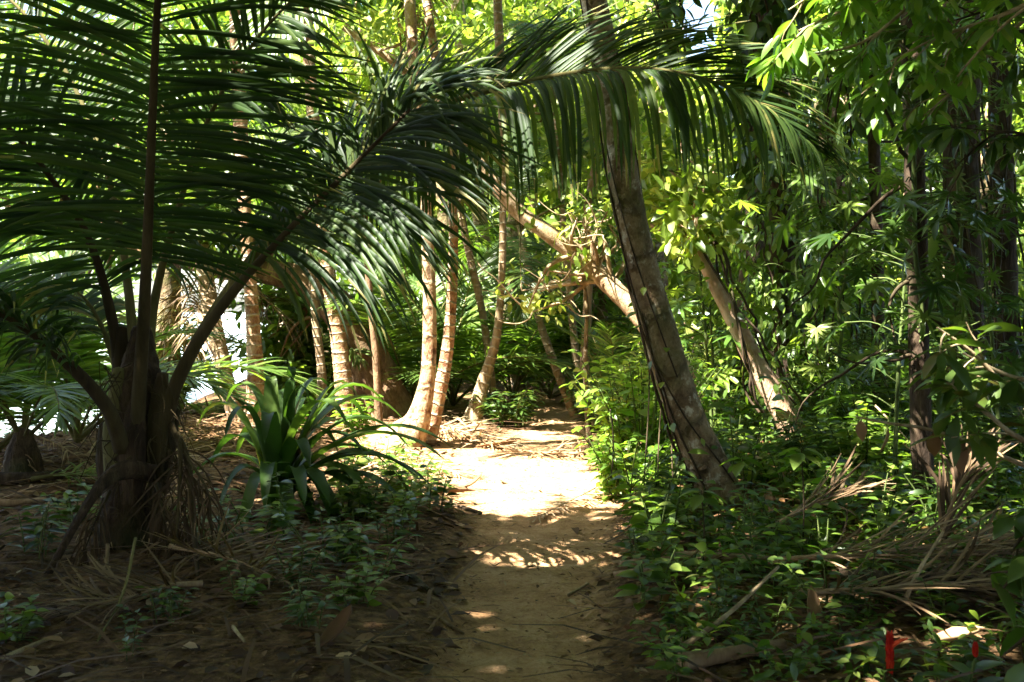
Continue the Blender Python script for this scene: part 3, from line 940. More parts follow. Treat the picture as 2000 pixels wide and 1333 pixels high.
# the thick brown sea almond leaning over towards the sea
tree_px('leaning_tree', 'thick rough brown trunk leaning left with a long level limb, sea-side of the path',
        [(785, 850, 130), (770, 815, 112), (742, 760, 96), (700, 670, 80), (655, 600, 70), (600, 552, 60), (520, 530, 50), (420, 522, 42), (300, 495, 34), (190, 480, 28), (90, 430, 20)], 16.6,
        'bark_brown', [B(380, 420, 16.5, 1.3, 1.0, 0.7, 120), B(180, 420, 17, 1.3, 1.2, 0.9, 120), B(40, 330, 17, 1.4, 1.2, 1.0, 130), B(560, 660, 17.2, 0.6, 0.8, 0.8, 130), B(580, 760, 17.4, 0.5, 0.6, 0.5, 80), B(300, 230, 17.5, 1.6, 1.2, 1.0, 140), B(520, 330, 18, 1.5, 1.2, 1.0, 150), B(150, 610, 17.4, 0.6, 0.7, 0.45, 50)],
        OVATE, 0.21, 'mid', group=None, bump=0.08, seg=22)
# the long pale tree leaning across the path
tree_px('leaning_tree', 'long mottled pale trunk leaning across above the path, high on the left',
        [(1440, 900, 54), (1385, 800, 48), (1320, 710, 44), (1245, 612, 40), (1190, 555, 38), (1130, 500, 36), (1070, 455, 33), (1010, 412, 30), (950, 340, 26), (900, 262, 22), (850, 190, 18), (800, 148, 16), (745, 105, 13), (670, 55, 10)],
        [12.6, 12.8, 13.0, 13.2, 13.3, 13.4, 13.4, 13.5, 13.5, 13.5, 13.5, 13.4, 13.3, 13.2],
        'bark_pale', [B(1130, 440, 13.4, 0.7, 0.6, 0.35, 14), B(1050, 560, 13.4, 0.4, 0.5, 0.4, 12), B(1200, 430, 13.6, 0.5, 0.5, 0.4, 14), B(720, 60, 13.2, 0.7, 0.6, 0.4, 40)],
        OVATE, 0.12, 'lime', bump=0.06, seg=22, branches=5, extra_twigs=9)
# right hand trunk wrapped in creepers
TR = [(1404, 985, 98), (1396, 950, 88), (1370, 885, 80), (1345, 830, 75), (1315, 740, 70), (1290, 650, 66), (1268, 570, 63), (1250, 500, 61), (1230, 410, 59), (1215, 330, 58), (1195, 200, 55), (1178, 90, 52), (1160, 0, 50), (1142, -120, 48), (1120, -260, 44), (1100, -380, 38)]
TRp, TRr = px_path(TR, 8.75)
tree('leaning_tree', 'stout grey trunk wrapped in dark creepers, leaning from the right side over the path', TRp, TRr, 'bark_grey',
     [(P(1050, -640, 9), (1.5, 1.4, 0.8), 60), (P(1250, -700, 9.6), (1.5, 1.4, 0.8), 60)], OVATE, 0.2, 'mid', bump=0.035, seg=26, gaps=False)
# pink sunlit trunk leaning left behind the creeper trunk
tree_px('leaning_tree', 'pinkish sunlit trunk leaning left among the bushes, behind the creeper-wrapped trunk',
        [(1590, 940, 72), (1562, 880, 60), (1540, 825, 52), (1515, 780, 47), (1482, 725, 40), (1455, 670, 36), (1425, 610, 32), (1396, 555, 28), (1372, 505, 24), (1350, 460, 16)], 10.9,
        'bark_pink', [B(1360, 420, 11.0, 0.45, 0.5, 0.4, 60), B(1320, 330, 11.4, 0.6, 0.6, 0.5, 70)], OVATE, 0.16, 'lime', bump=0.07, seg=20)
tree_px('young_tree', 'thin orange-brown sapling trunk in sun between the leaning trunks',
        [(1140, 760, 20), (1146, 620, 18), (1150, 480, 17), (1146, 430, 17), (1158, 350, 16), (1168, 300, 14), (1160, 200, 12)], 17.0,
        'bark_pink', [B(1165, 250, 17, 0.8, 0.8, 0.6, 90)], OVATE, 0.17, 'lime', bump=0.08)
tree_px('young_tree', 'very thin dark sapling standing at the right edge of the far path',
        [(1153, 868, 12), (1146, 800, 10), (1143, 700, 9), (1146, 600, 8), (1135, 520, 7)], 13.6,
        'bark_grey', [B(1130, 500, 13.7, 0.4, 0.4, 0.3, 16)], OVATE, 0.12, 'lime', bump=0.06, seg=8)
tree_px('young_tree', 'thin upright brown sapling just left of the sunlit coconut pair',
        [(742, 850, 18), (738, 790, 15), (734, 700, 14), (724, 600, 13), (716, 480, 12), (712, 380, 10)], 14.9,
        'bark_brown', [B(700, 320, 15, 0.9, 0.8, 0.6, 70)], OVATE, 0.17, 'mid', bump=0.06, seg=10)
tree_px('young_tree', 'thin sapling in half shade left of the leaning ringed coconut',
        [(626, 815, 22), (628, 730, 18), (618, 640, 17), (610, 540, 15), (600, 430, 13)], 16.0,
        'coconut_grey', [B(590, 380, 16.4, 0.8, 0.8, 0.6, 70)], OVATE, 0.17, 'mid', bump=0.06, seg=10)

# trees of the background, each with its own trunk and crown
BG = [
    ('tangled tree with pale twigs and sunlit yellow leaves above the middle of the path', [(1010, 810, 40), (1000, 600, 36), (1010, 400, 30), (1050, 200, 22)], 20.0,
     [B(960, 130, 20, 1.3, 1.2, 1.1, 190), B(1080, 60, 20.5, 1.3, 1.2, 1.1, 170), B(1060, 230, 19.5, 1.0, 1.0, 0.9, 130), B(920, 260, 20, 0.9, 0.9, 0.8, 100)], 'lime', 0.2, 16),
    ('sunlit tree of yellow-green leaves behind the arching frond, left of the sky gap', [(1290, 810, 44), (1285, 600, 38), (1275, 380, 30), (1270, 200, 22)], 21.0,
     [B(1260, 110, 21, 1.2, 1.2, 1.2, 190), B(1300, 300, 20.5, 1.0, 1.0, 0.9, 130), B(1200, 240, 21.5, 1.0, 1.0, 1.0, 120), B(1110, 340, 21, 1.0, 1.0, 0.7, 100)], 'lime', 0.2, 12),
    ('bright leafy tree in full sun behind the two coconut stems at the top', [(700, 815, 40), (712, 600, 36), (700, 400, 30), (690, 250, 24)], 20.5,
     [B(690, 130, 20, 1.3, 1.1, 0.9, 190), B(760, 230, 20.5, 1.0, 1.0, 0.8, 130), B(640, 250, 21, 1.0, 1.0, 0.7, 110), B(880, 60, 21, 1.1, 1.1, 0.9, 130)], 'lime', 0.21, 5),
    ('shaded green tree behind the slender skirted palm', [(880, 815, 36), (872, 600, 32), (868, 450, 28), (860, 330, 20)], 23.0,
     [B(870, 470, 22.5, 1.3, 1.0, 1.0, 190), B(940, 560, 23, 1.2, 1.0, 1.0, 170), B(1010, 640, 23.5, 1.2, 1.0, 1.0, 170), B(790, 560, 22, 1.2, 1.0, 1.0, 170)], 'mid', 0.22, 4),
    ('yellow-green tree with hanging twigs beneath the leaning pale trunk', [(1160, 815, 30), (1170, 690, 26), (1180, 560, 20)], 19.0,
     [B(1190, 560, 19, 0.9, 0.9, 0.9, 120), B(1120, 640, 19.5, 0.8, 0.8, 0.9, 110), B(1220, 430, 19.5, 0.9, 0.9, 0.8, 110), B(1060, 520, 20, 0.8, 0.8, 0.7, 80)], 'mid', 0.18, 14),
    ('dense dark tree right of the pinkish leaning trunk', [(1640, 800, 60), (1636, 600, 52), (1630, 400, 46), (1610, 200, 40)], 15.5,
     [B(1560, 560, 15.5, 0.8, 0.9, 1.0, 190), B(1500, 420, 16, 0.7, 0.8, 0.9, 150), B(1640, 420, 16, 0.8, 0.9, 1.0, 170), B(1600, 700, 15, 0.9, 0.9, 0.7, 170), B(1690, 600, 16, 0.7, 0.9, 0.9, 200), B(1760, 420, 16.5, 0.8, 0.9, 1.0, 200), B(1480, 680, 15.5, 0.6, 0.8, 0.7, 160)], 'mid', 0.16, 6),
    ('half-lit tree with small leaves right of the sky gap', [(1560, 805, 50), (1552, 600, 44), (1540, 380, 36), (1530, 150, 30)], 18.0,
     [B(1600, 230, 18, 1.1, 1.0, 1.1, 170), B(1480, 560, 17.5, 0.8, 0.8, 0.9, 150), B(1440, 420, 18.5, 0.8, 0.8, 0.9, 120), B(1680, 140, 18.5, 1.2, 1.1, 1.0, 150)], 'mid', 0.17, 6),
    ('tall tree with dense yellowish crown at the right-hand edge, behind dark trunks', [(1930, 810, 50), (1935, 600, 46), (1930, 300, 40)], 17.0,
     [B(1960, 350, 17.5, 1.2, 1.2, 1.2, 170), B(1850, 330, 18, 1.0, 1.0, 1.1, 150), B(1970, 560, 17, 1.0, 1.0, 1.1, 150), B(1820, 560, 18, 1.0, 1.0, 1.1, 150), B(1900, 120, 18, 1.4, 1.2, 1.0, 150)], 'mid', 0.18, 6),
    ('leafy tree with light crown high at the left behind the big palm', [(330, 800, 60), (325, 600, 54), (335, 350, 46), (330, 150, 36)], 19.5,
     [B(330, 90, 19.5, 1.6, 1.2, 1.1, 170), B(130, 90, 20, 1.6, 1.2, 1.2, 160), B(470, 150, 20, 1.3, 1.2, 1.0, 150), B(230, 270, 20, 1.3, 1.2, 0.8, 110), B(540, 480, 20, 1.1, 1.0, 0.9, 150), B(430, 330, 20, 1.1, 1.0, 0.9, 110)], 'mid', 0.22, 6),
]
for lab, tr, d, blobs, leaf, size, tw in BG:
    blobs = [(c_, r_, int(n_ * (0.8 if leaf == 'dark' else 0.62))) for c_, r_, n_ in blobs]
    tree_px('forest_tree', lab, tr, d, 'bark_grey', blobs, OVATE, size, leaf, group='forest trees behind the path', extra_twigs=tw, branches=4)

# bare dark trunks on the right and thin trunks in the distance
DARK = [
    ('slim dark flaking trunk with leafy climber, nearest of the right-hand trunks', [(1812, 1085, 52), (1808, 1000, 44), (1800, 850, 40), (1795, 700, 40), (1790, 500, 40), (1786, 300, 40), (1782, 80, 40), (1780, -150, 38)], 7.6, 'bark_dark'),
    ('broadest dark trunk on the right, in deep shade', [(1895, 960, 88), (1888, 800, 76), (1882, 600, 72), (1880, 400, 70), (1876, 100, 70), (1874, -150, 66)], 10.5, 'bark_dark'),
    ('dark straight trunk at the right edge, beside the broadest one', [(1972, 930, 58), (1968, 750, 48), (1962, 500, 46), (1955, 250, 44), (1948, -100, 42)], 11.2, 'bark_dark'),
    ('thin dark trunk half hidden by leaves behind the dangling dry leaves', [(1722, 900, 30), (1716, 700, 26), (1712, 480, 24), (1706, 200, 22), (1700, -100, 20)], 12.5, 'bark_dark'),
    ('dark trunk draped with vines, midway along the right side', [(1540, 900, 64), (1532, 700, 52), (1528, 500, 48), (1520, 250, 44), (1510, -100, 40)], 14.2, 'bark_dark'),
    ('dark trunk hidden by big heart leaves beside the sky gap', [(1462, 820, 50), (1465, 600, 46), (1472, 300, 44), (1476, 0, 42), (1478, -150, 40)], 15.2, 'bark_dark'),
]
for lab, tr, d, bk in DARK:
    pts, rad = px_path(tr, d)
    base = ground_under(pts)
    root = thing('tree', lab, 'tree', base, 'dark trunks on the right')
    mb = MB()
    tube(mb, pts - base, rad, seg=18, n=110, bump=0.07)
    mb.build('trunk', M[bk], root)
    bb = MB()
    for k in range(7):
        t = rng.uniform(0.3, 0.95)
        q = pts[0] * (1 - t) + pts[-1] * t - base
        w, _ = wiggle(q, [rng.normal(), rng.normal() * 0.6, rng.uniform(-0.4, 0.5)], rng.uniform(0.5, 1.6), 7, 0.35, 0.1)
        tube(bb, w, np.linspace(0.018, 0.004, len(w)), seg=5, n=20, cap=False)
    bb.build('branch', M['twig_dark'], root)
    cm = MB()
    top = P(tr[-1][0], -420, d)
    crown(cm, [(top - base, (1.3, 1.2, 0.6), 60)], OVATE, 0.2)
    cm.build('crown', M['mid'], root)

# ------------------------------------------------------------------ climbing and hanging vines
def vine_column(label, lst, d, n, size, mat, tpl=HEART_HI, rad=0.3, group='vines cloaking the trunks', hang=0.8, tint=(0, 1), stems=6):
    pts, r0 = px_path(lst, d)
    base = pts[-1].copy()
    root = thing('climbing_vine', label, 'vine', base, group)
    q, u = spline(np.hstack([pts, r0[:, None]]), 80)
    sm = MB()
    for k in range(stems):
        a0 = rng.uniform(0, 6.28)
        pp = []
        for i in range(0, 80, 6):
            a = a0 + i * 0.03 * (1 if k % 2 else -1)
            rr = q[i, 3] + 0.02 + rad * 0.35 * rng.uniform(0, 1)
            pp.append(q[i, :3] + np.array([math.cos(a) * rr, math.sin(a) * rr, 0]) - base)
        tube(sm, pp, [0.012] * len(pp), seg=5, n=60, cap=False)
    sm.build('stem', M['twig_dark'], root)
    ix = rng.integers(0, 80, n)
    a = rng.uniform(0, 6.28, n)
    clump = 0.6 + 0.4 * np.sin(ix * 0.5 + 2 * np.sin(a * 2)) + 0.3 * np.sin(ix * 0.17 + a)
    rr = q[ix, 3] + rad * np.clip(clump, 0.1, 1.4) * rng.uniform(0.35, 1.0, n)
    out = np.stack([np.cos(a), np.sin(a), 0 * a], 1)
    p = q[ix, :3] + out * rr[:, None] + np.array([0, 0, 1.0]) * rng.normal(0, 0.1, (n, 1)) - base
    D = unit(out * 0.45 + np.array([0, 0, -hang]) + rng.normal(0, 0.35, (n, 3)))
    Nn = unit(out + np.array([0, 0, 0.6]) + rng.normal(0, 0.35, (n, 3)))
    lm = MB()
    place(lm, tpl, p, D, Nn, size * rng.uniform(0.55, 1.25, n), 0, rng.uniform(tint[0], tint[1], n))
    lm.build('foliage', M[mat], root)
    return root


vine_column('curtain of big dark heart-shaped leaves hanging right of the sky gap', [(1505, -160, 50), (1500, 60, 50), (1500, 200, 50), (1490, 330, 40)], 13.6, 620, 0.2, 'dark', rad=0.62)
vine_column('heart-leaved vine trailing just left of the sky gap', [(1302, -120, 30), (1306, 20, 30), (1312, 110, 20)], 15.0, 140, 0.18, 'dark', rad=0.28)
vine_column('dense small-leaved vine draped down the trunk midway along the right side', [(1520, 280, 60), (1528, 480, 60), (1536, 680, 60), (1540, 860, 60)], 14.0, 1900, 0.14, 'mid', tpl=OVATE, rad=0.5)
vine_column('ragged dark vine hanging behind the jagged leaves', [(1640, 60, 40), (1630, 300, 40), (1625, 520, 40), (1630, 760, 40)], 12.6, 1100, 0.14, 'mid', tpl=OVATE, rad=0.5)
vine_column('small pale-leaved creeper climbing the pinkish leaning trunk', [(1372, 470, 34), (1425, 600, 48), (1482, 715, 58), (1530, 810, 64)], 10.85, 110, 0.10, 'mid', tpl=OVATE, rad=0.22)
vine_column('leafy vine wrapped round the broadest dark trunk', [(1878, 60, 70), (1881, 300, 70), (1886, 560, 72), (1892, 820, 80)], 10.4, 240, 0.11, 'dark', tpl=OVATE, rad=0.2)
vine_column('fine-leaved vine climbing the trunk at the right edge', [(1950, 0, 44), (1960, 300, 46), (1966, 560, 48), (1972, 850, 52)], 11.0, 180, 0.11, 'dark', tpl=OVATE, rad=0.18)

# the philodendron with jagged leaves on the nearest right-hand trunk
def jagged_climber(label, lst, d, n, size, mat, spread):
    pts, r0 = px_path(lst, d)
    base = pts[-1].copy()
    root = thing('climbing_plant', label, 'climber', base, 'jagged-leaved climbers')
    sm, lm = MB(), MB()
    q, u = spline(pts, 60)
    tube(sm, (q[::6] - base) + rng.normal(0, 0.02, (len(q[::6]), 3)), [0.016] * len(q[::6]), seg=6, n=40, cap=False)
    for k in range(n):
        i = int(rng.integers(0, 60))
        a = rng.uniform(-2.7, 0.5) if rng.uniform() < 0.75 else rng.uniform(0, 6.28)
        out = np.array([math.cos(a), math.sin(a), 0])
        p0 = q[i] - base
        ln = spread * rng.uniform(0.4, 1.0)
        p1 = p0 + out * ln * 0.6 + np.array([0, 0, ln * 0.25])
        p2 = p0 + out * ln + np.array([0, 0, ln * 0.12])
        tube(sm, [p0, p1, p2], [0.006, 0.005, 0.004], seg=4, n=8, cap=False)
        D = unit(out * 0.8 + np.array([0, 0, rng.uniform(-1.0, -0.15)]) + rng.normal(0, 0.25, 3))
        N = unit(np.array([0, 0, 1.0]) + out * 0.4 + rng.normal(0, 0.35, 3))
        place(lm, LOBED if rng.uniform() < 0.5 else LOBED_DEEP, [p2], D, N, [size * rng.uniform(0.6, 1.2)], 0)
    sm.build('stem', M['green_stem'], root)
    lm.build('foliage', M[mat], root)
    return root


jagged_climber('climber with big dark jagged leaves on the nearest right-hand trunk', [(1782, 120, 40), (1788, 330, 40), (1792, 520, 40), (1798, 700, 40)], 7.5, 64, 0.27, 'dark', 0.45)
jagged_climber('jagged-leaved climber on the broadest dark trunk', [(1874, 120, 60), (1880, 420, 60), (1886, 700, 60)], 10.0, 24, 0.36, 'dark', 0.6)
jagged_climber('half-lit jagged-leaved climber left of the thin dark trunk', [(1660, 330, 30), (1650, 520, 30), (1640, 720, 30)], 11.2, 40, 0.4, 'mid', 0.6)
jagged_climber('silvery jagged-leaved climber high behind the frond tip', [(1570, 240, 30), (1560, 420, 30), (1560, 600, 30)], 12.4, 30, 0.42, 'mid', 0.55)

# creepers wound round the grey leaning trunk
q, u = spline(np.hstack([TRp, TRr[:, None]]), 160)
for k, (t0, t1, a0, tw, r, lab) in enumerate([
        (0, 105, 0.3, 0.035, 0.010, 'thick dark creeper stem winding steeply up the grey leaning trunk'),
        (0, 80, 5.2, 0.012, 0.009, 'dark creeper stem running straight up the front of the grey leaning trunk'),
        (4, 70, 3.9, 0.055, 0.007, 'thin creeper coiled tightest round the foot of the grey leaning trunk'),
        (10, 120, 2.2, -0.03, 0.008, 'creeper winding the opposite way round the grey leaning trunk'),
        (0, 60, 0.0, 0.004, 0.012, 'thickest creeper along the right-hand side of the grey leaning trunk'),
        (2, 50, 6.0, -0.01, 0.008, 'short creeper on the right side of the foot of the grey trunk'),
        (30, 130, 4.6, 0.02, 0.006, 'finest creeper reaching highest on the grey leaning trunk')]):
    T = tangents(q[:, :3])
    A = unit(np.cross(T, np.array([0, 1.0, 0])))
    Bq = np.cross(T, A)
    pp = []
    for i in range(t0, t1, 4):
        a = a0 + tw * (i - t0)
        rr = q[i, 3] + r * 0.6 + rng.uniform(0, 0.012)
        pp.append(q[i, :3] + (A[i] * math.cos(a) - Bq[i] * math.sin(a)) * rr)
    pp = np.array(pp)
    mb = MB()
    tube(mb, pp - pp[0], [r] * (len(pp) - 1) + [r * 0.4], seg=7, n=len(pp) * 4, bump=0.08)
    root = thing('creeper', lab, 'vine', pp[0], 'creepers on the grey trunk')
    mb.build('stem', M['twig_dark'], root)
    m = 4
    ii = rng.integers(t0, t1, m)
    lm = MB()
    aa = a0 + tw * (ii - t0)
    out = A[ii] * np.cos(aa)[:, None] - Bq[ii] * np.sin(aa)[:, None]
    place(lm, OVATE_HI, q[ii, :3] + out * (q[ii, 3:4] + 0.03) - pp[0], unit(out + np.array([0, 0, -0.7]) + rng.normal(0, 0.4, (m, 3))), unit(out + [0, 0, 0.8]), rng.uniform(0.06, 0.11, m))
    lm.build('foliage', M['mid'], root)

# thin vines hanging straight down in front of the bright bush
for k, (x, y0, y1, lab) in enumerate([(1192, 800, 935, 'leftmost'), (1262, 690, 950, 'second'), (1291, 700, 955, 'third'), (1318, 760, 960, 'fourth'), (1338, 800, 968, 'rightmost')]):
    d = 9.0
    top = P(x, y0 - 30, d)
    w = np.array([P(x + 6 * math.sin(t * 3 + k), y0 + (y1 - y0) * t, d + 0.05 * math.sin(t * 5)) for t in np.linspace(0, 1, 9)])
    mb = MB()
    tube(mb, w - w[0], [0.006] * 9, seg=5, n=40)
    root = thing('hanging_vine', f'thin dark vine hanging before the light green bush, {lab} of the five', 'vine', w[0], 'thin vines before the bush')
    mb.build('stem', M['twig_dark'], root)


# ------------------------------------------------------------------ leafy plants
def leaf_plant(mb_s, mb_l, base, h, nst, tpl, size, lean=0.35, pairs=6, mat=0, up=0.9, first=0.25, stem_r=0.006, tint=None, droop=0.3, whorl=2):
    """several stems from the ground with opposite leaves"""
    base = np.asarray(base, dtype=float)
    for s in range(nst):
        a = rng.uniform(0, 6.28)
        ll = lean * rng.uniform(0.2, 1.0)
        hh = h * rng.uniform(0.6, 1.08)
        p0 = base + np.array([math.cos(a), math.sin(a), 0]) * 0.03 * nst ** 0.5
        p1 = p0 + np.array([math.cos(a) * ll * 0.35, math.sin(a) * ll * 0.35, 0.55]) * hh
        p2 = p0 + np.array([math.cos(a) * ll, math.sin(a) * ll, 1.0]) * hh
        q, u = spline([p0, p1, p2], 14)
        tube(mb_s, q[::3], [stem_r] * 4 + [stem_r * 0.5], seg=5, n=10, cap=False)
        T = tangents(q)
        for k in range(pairs):
            t = first + (1 - first) * (k + rng.uniform(-0.2, 0.2)) / max(1, pairs - 1)
            i = min(13, max(0, int(t * 13)))
            az = a + k * 1.7 + rng.uniform(-0.4, 0.4)
            for w in range(whorl):
                b = az + w * 6.283 / whorl
                out = np.array([math.cos(b), math.sin(b), 0])
                D = unit(out + T[i] * 0.35 + np.array([0, 0, -droop * rng.uniform(0, 1)]))
                N = unit(np.array([0, 0, up]) + rng.normal(0, 0.3, 3) - out * 0.1)
                sz = size * (0.65 + 0.45 * math.sin(math.pi * min(1, 0.25 + t * 0.6))) * rng.uniform(0.75, 1.2)
                place(mb_l, tpl, [q[i] + out * 0.01], D, N, [sz], mat, None if tint is None else np.clip([rng.normal(tint, 0.2)], 0, 1))


def plant(name, label, cat, base, h, nst, tpl, size, leaf, group=None, stem='green_stem', **kw):
    root = thing(name, label, cat, base, group)
    ms, ml = MB(), MB()
    leaf_plant(ms, ml, (0, 0, -0.02), h, nst, tpl, size, **kw)
    ms.build('stem', M[stem], root)
    ml.build('foliage', M[leaf], root)
    return root


# the bright bush at the right edge of the path and its neighbours
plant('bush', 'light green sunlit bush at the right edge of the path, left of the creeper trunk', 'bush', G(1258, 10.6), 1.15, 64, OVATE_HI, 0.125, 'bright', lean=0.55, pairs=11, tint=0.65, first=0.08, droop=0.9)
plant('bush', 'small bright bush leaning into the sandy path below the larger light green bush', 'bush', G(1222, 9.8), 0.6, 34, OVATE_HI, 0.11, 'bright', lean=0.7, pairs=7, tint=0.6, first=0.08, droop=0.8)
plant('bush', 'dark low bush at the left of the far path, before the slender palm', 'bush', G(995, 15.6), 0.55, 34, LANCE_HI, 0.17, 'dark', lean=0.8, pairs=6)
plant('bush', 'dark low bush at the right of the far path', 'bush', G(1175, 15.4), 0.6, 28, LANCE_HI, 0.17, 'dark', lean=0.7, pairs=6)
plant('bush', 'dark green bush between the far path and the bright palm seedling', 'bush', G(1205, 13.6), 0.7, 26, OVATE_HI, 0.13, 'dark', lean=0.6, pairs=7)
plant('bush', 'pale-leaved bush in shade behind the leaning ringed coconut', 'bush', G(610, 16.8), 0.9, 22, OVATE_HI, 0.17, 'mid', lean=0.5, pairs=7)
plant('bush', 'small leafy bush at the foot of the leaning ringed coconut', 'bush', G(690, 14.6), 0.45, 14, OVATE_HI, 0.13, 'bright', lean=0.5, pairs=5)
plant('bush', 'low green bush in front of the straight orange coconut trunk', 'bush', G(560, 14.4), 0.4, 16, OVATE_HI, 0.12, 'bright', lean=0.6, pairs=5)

# saplings with jagged bright leaves beside the creeper trunk
def jagged_sapling(label, px, d, h, n, size, mat, leanx=0.0, tint=None):
    b = G(px, d)
    root = thing('jagged_sapling', label, 'sapling', b, 'jagged-leaved saplings')
    ms, ml = MB(), MB()
    st = [(0, 0, -0.03), (leanx * 0.4, 0.02, h * 0.5), (leanx, 0, h)]
    tube(ms, st, [0.018, 0.014, 0.008], seg=8, n=24)
    q, u = spline(st, 40)
    for k in range(n):
        i = int(39 * (0.35 + 0.65 * (k + rng.uniform(0, 1)) / n))
        az = k * 2.4 + rng.uniform(-0.3, 0.3)
        out = np.array([math.cos(az), math.sin(az), 0])
        ln = size * rng.uniform(0.8, 1.5)
        p2 = q[i] + out * ln + np.array([0, 0, ln * rng.uniform(0.1, 0.5)])
        tube(ms, [q[i], (q[i] + p2) / 2 + np.array([0, 0, ln * 0.12]), p2], [0.006, 0.005, 0.004], seg=4, n=8, cap=False)
        D = unit(out + np.array([0, 0, rng.uniform(-0.9, -0.1)]))
        place(ml, LOBED_DEEP if k % 2 else LOBED, [p2], D, unit(np.array([0, 0, 1.0]) + out * 0.3 + rng.normal(0, 0.25, 3)), [size * rng.uniform(0.8, 1.25)], 0, None if tint is None else [tint])
    ms.build('stem', M['green_stem'], root)
    ml.build('foliage', M[mat], root)


jagged_sapling('tall sapling with fresh green jagged leaves behind the creeper trunk', 1395, 11.6, 2.9, 26, 0.36, 'bright', -0.25)
jagged_sapling('shorter sapling with shining jagged leaves beside the pinkish leaning trunk', 1400, 11.9, 2.0, 20, 0.34, 'bright', -0.1)
jagged_sapling('low jagged-leaved sapling at the right of the pinkish trunk', 1600, 11.0, 1.2, 14, 0.28, 'mid', 0.1)
jagged_sapling('dark jagged-leaved sapling in front of the slim flaking trunk', 1745, 8.2, 1.9, 18, 0.3, 'dark', 0.1)
jagged_sapling('jagged-leaved sapling at the right frame edge in deep shade', 1960, 8.6, 2.3, 20, 0.32, 'dark', -0.2)
jagged_sapling('sunlit jagged-leaved sapling behind the thin dark trunk', 1690, 13.0, 2.4, 20, 0.34, 'bright', 0.0)

# bushes on the right, one by one
for lab, px, d, h, n, sz, leaf in [('leafy shore bush seen between the young palm and the sea', 175, 17.0, 1.7, 26, 0.17, 'mid'), ('small-leaved shore bush left of the leaning tan palm trunk', 330, 17.5, 1.9, 26, 0.16, 'mid'), ('low shore bush at the far left behind the small palms', 60, 16.5, 1.1, 24, 0.16, 'dark')]:
    plant('bush', lab, 'bush', G(px, d), h, n, OVATE_HI, sz, leaf, 'shore bushes', lean=0.5, pairs=9)
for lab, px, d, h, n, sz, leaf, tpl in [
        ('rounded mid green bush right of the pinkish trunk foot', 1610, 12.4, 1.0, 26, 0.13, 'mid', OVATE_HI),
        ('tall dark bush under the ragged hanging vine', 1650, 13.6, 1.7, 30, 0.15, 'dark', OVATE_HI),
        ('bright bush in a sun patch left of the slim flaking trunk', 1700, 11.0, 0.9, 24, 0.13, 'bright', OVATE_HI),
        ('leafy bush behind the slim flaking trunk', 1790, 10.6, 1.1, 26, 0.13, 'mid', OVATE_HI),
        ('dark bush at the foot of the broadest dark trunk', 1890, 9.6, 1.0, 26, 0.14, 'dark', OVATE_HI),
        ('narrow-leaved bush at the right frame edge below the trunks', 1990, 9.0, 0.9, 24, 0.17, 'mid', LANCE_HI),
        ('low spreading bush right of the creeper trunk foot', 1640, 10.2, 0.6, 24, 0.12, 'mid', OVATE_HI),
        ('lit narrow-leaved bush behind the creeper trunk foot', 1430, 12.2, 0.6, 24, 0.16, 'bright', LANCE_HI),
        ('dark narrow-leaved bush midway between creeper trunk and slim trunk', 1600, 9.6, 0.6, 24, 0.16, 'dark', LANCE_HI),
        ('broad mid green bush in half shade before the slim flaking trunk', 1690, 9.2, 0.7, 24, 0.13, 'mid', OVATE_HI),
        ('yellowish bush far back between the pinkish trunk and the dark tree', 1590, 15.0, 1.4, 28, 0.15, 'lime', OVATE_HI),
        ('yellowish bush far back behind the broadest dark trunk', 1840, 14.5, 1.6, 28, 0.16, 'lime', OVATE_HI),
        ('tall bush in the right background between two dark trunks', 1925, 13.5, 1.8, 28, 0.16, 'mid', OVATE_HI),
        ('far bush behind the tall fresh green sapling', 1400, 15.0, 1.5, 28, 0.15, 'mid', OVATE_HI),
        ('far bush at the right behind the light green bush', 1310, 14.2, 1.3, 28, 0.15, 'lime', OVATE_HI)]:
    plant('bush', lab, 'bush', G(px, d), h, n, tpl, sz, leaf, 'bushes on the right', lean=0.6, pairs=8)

# the strap-leaved plant in front of the palm
def strap_leaf(mb, pts, w, tint, seg=22):
    q, u = spline(pts, seg)
    T = tangents(q)
    s = np.linspace(0, 1, seg)
    wd = w * np.interp(s, [0, 0.1, 0.4, 0.7, 0.9, 1], [0.55, 0.75, 1, 0.85, 0.45, 0.02]) * 0.5
    S = np.cross(T, np.array([0, 0, 1.0]) + 0.001)
    S = unit(np.where(np.linalg.norm(S, axis=1, keepdims=True) < 0.2, np.array([[1.0, 0.2, 0]]), S))
    Nn = np.cross(S, T)
    wavy = (np.sin(s * 17 + rng.uniform(0, 6)) * 0.12 * wd)[:, None] * Nn
    V = np.stack([q - S * wd[:, None] + Nn * wd[:, None] * 0.4 + wavy, q, q + S * wd[:, None] + Nn * wd[:, None] * 0.4 - wavy], 1)
    kk = np.arange(seg - 1)[:, None] * 3
    jj = np.array([[0, 1]])
    mb.add(V.reshape(-1, 3), np.stack([kk + jj, kk + jj + 1, kk + jj + 4, kk + jj + 3], -1).reshape(-1, 4), 0, tint)


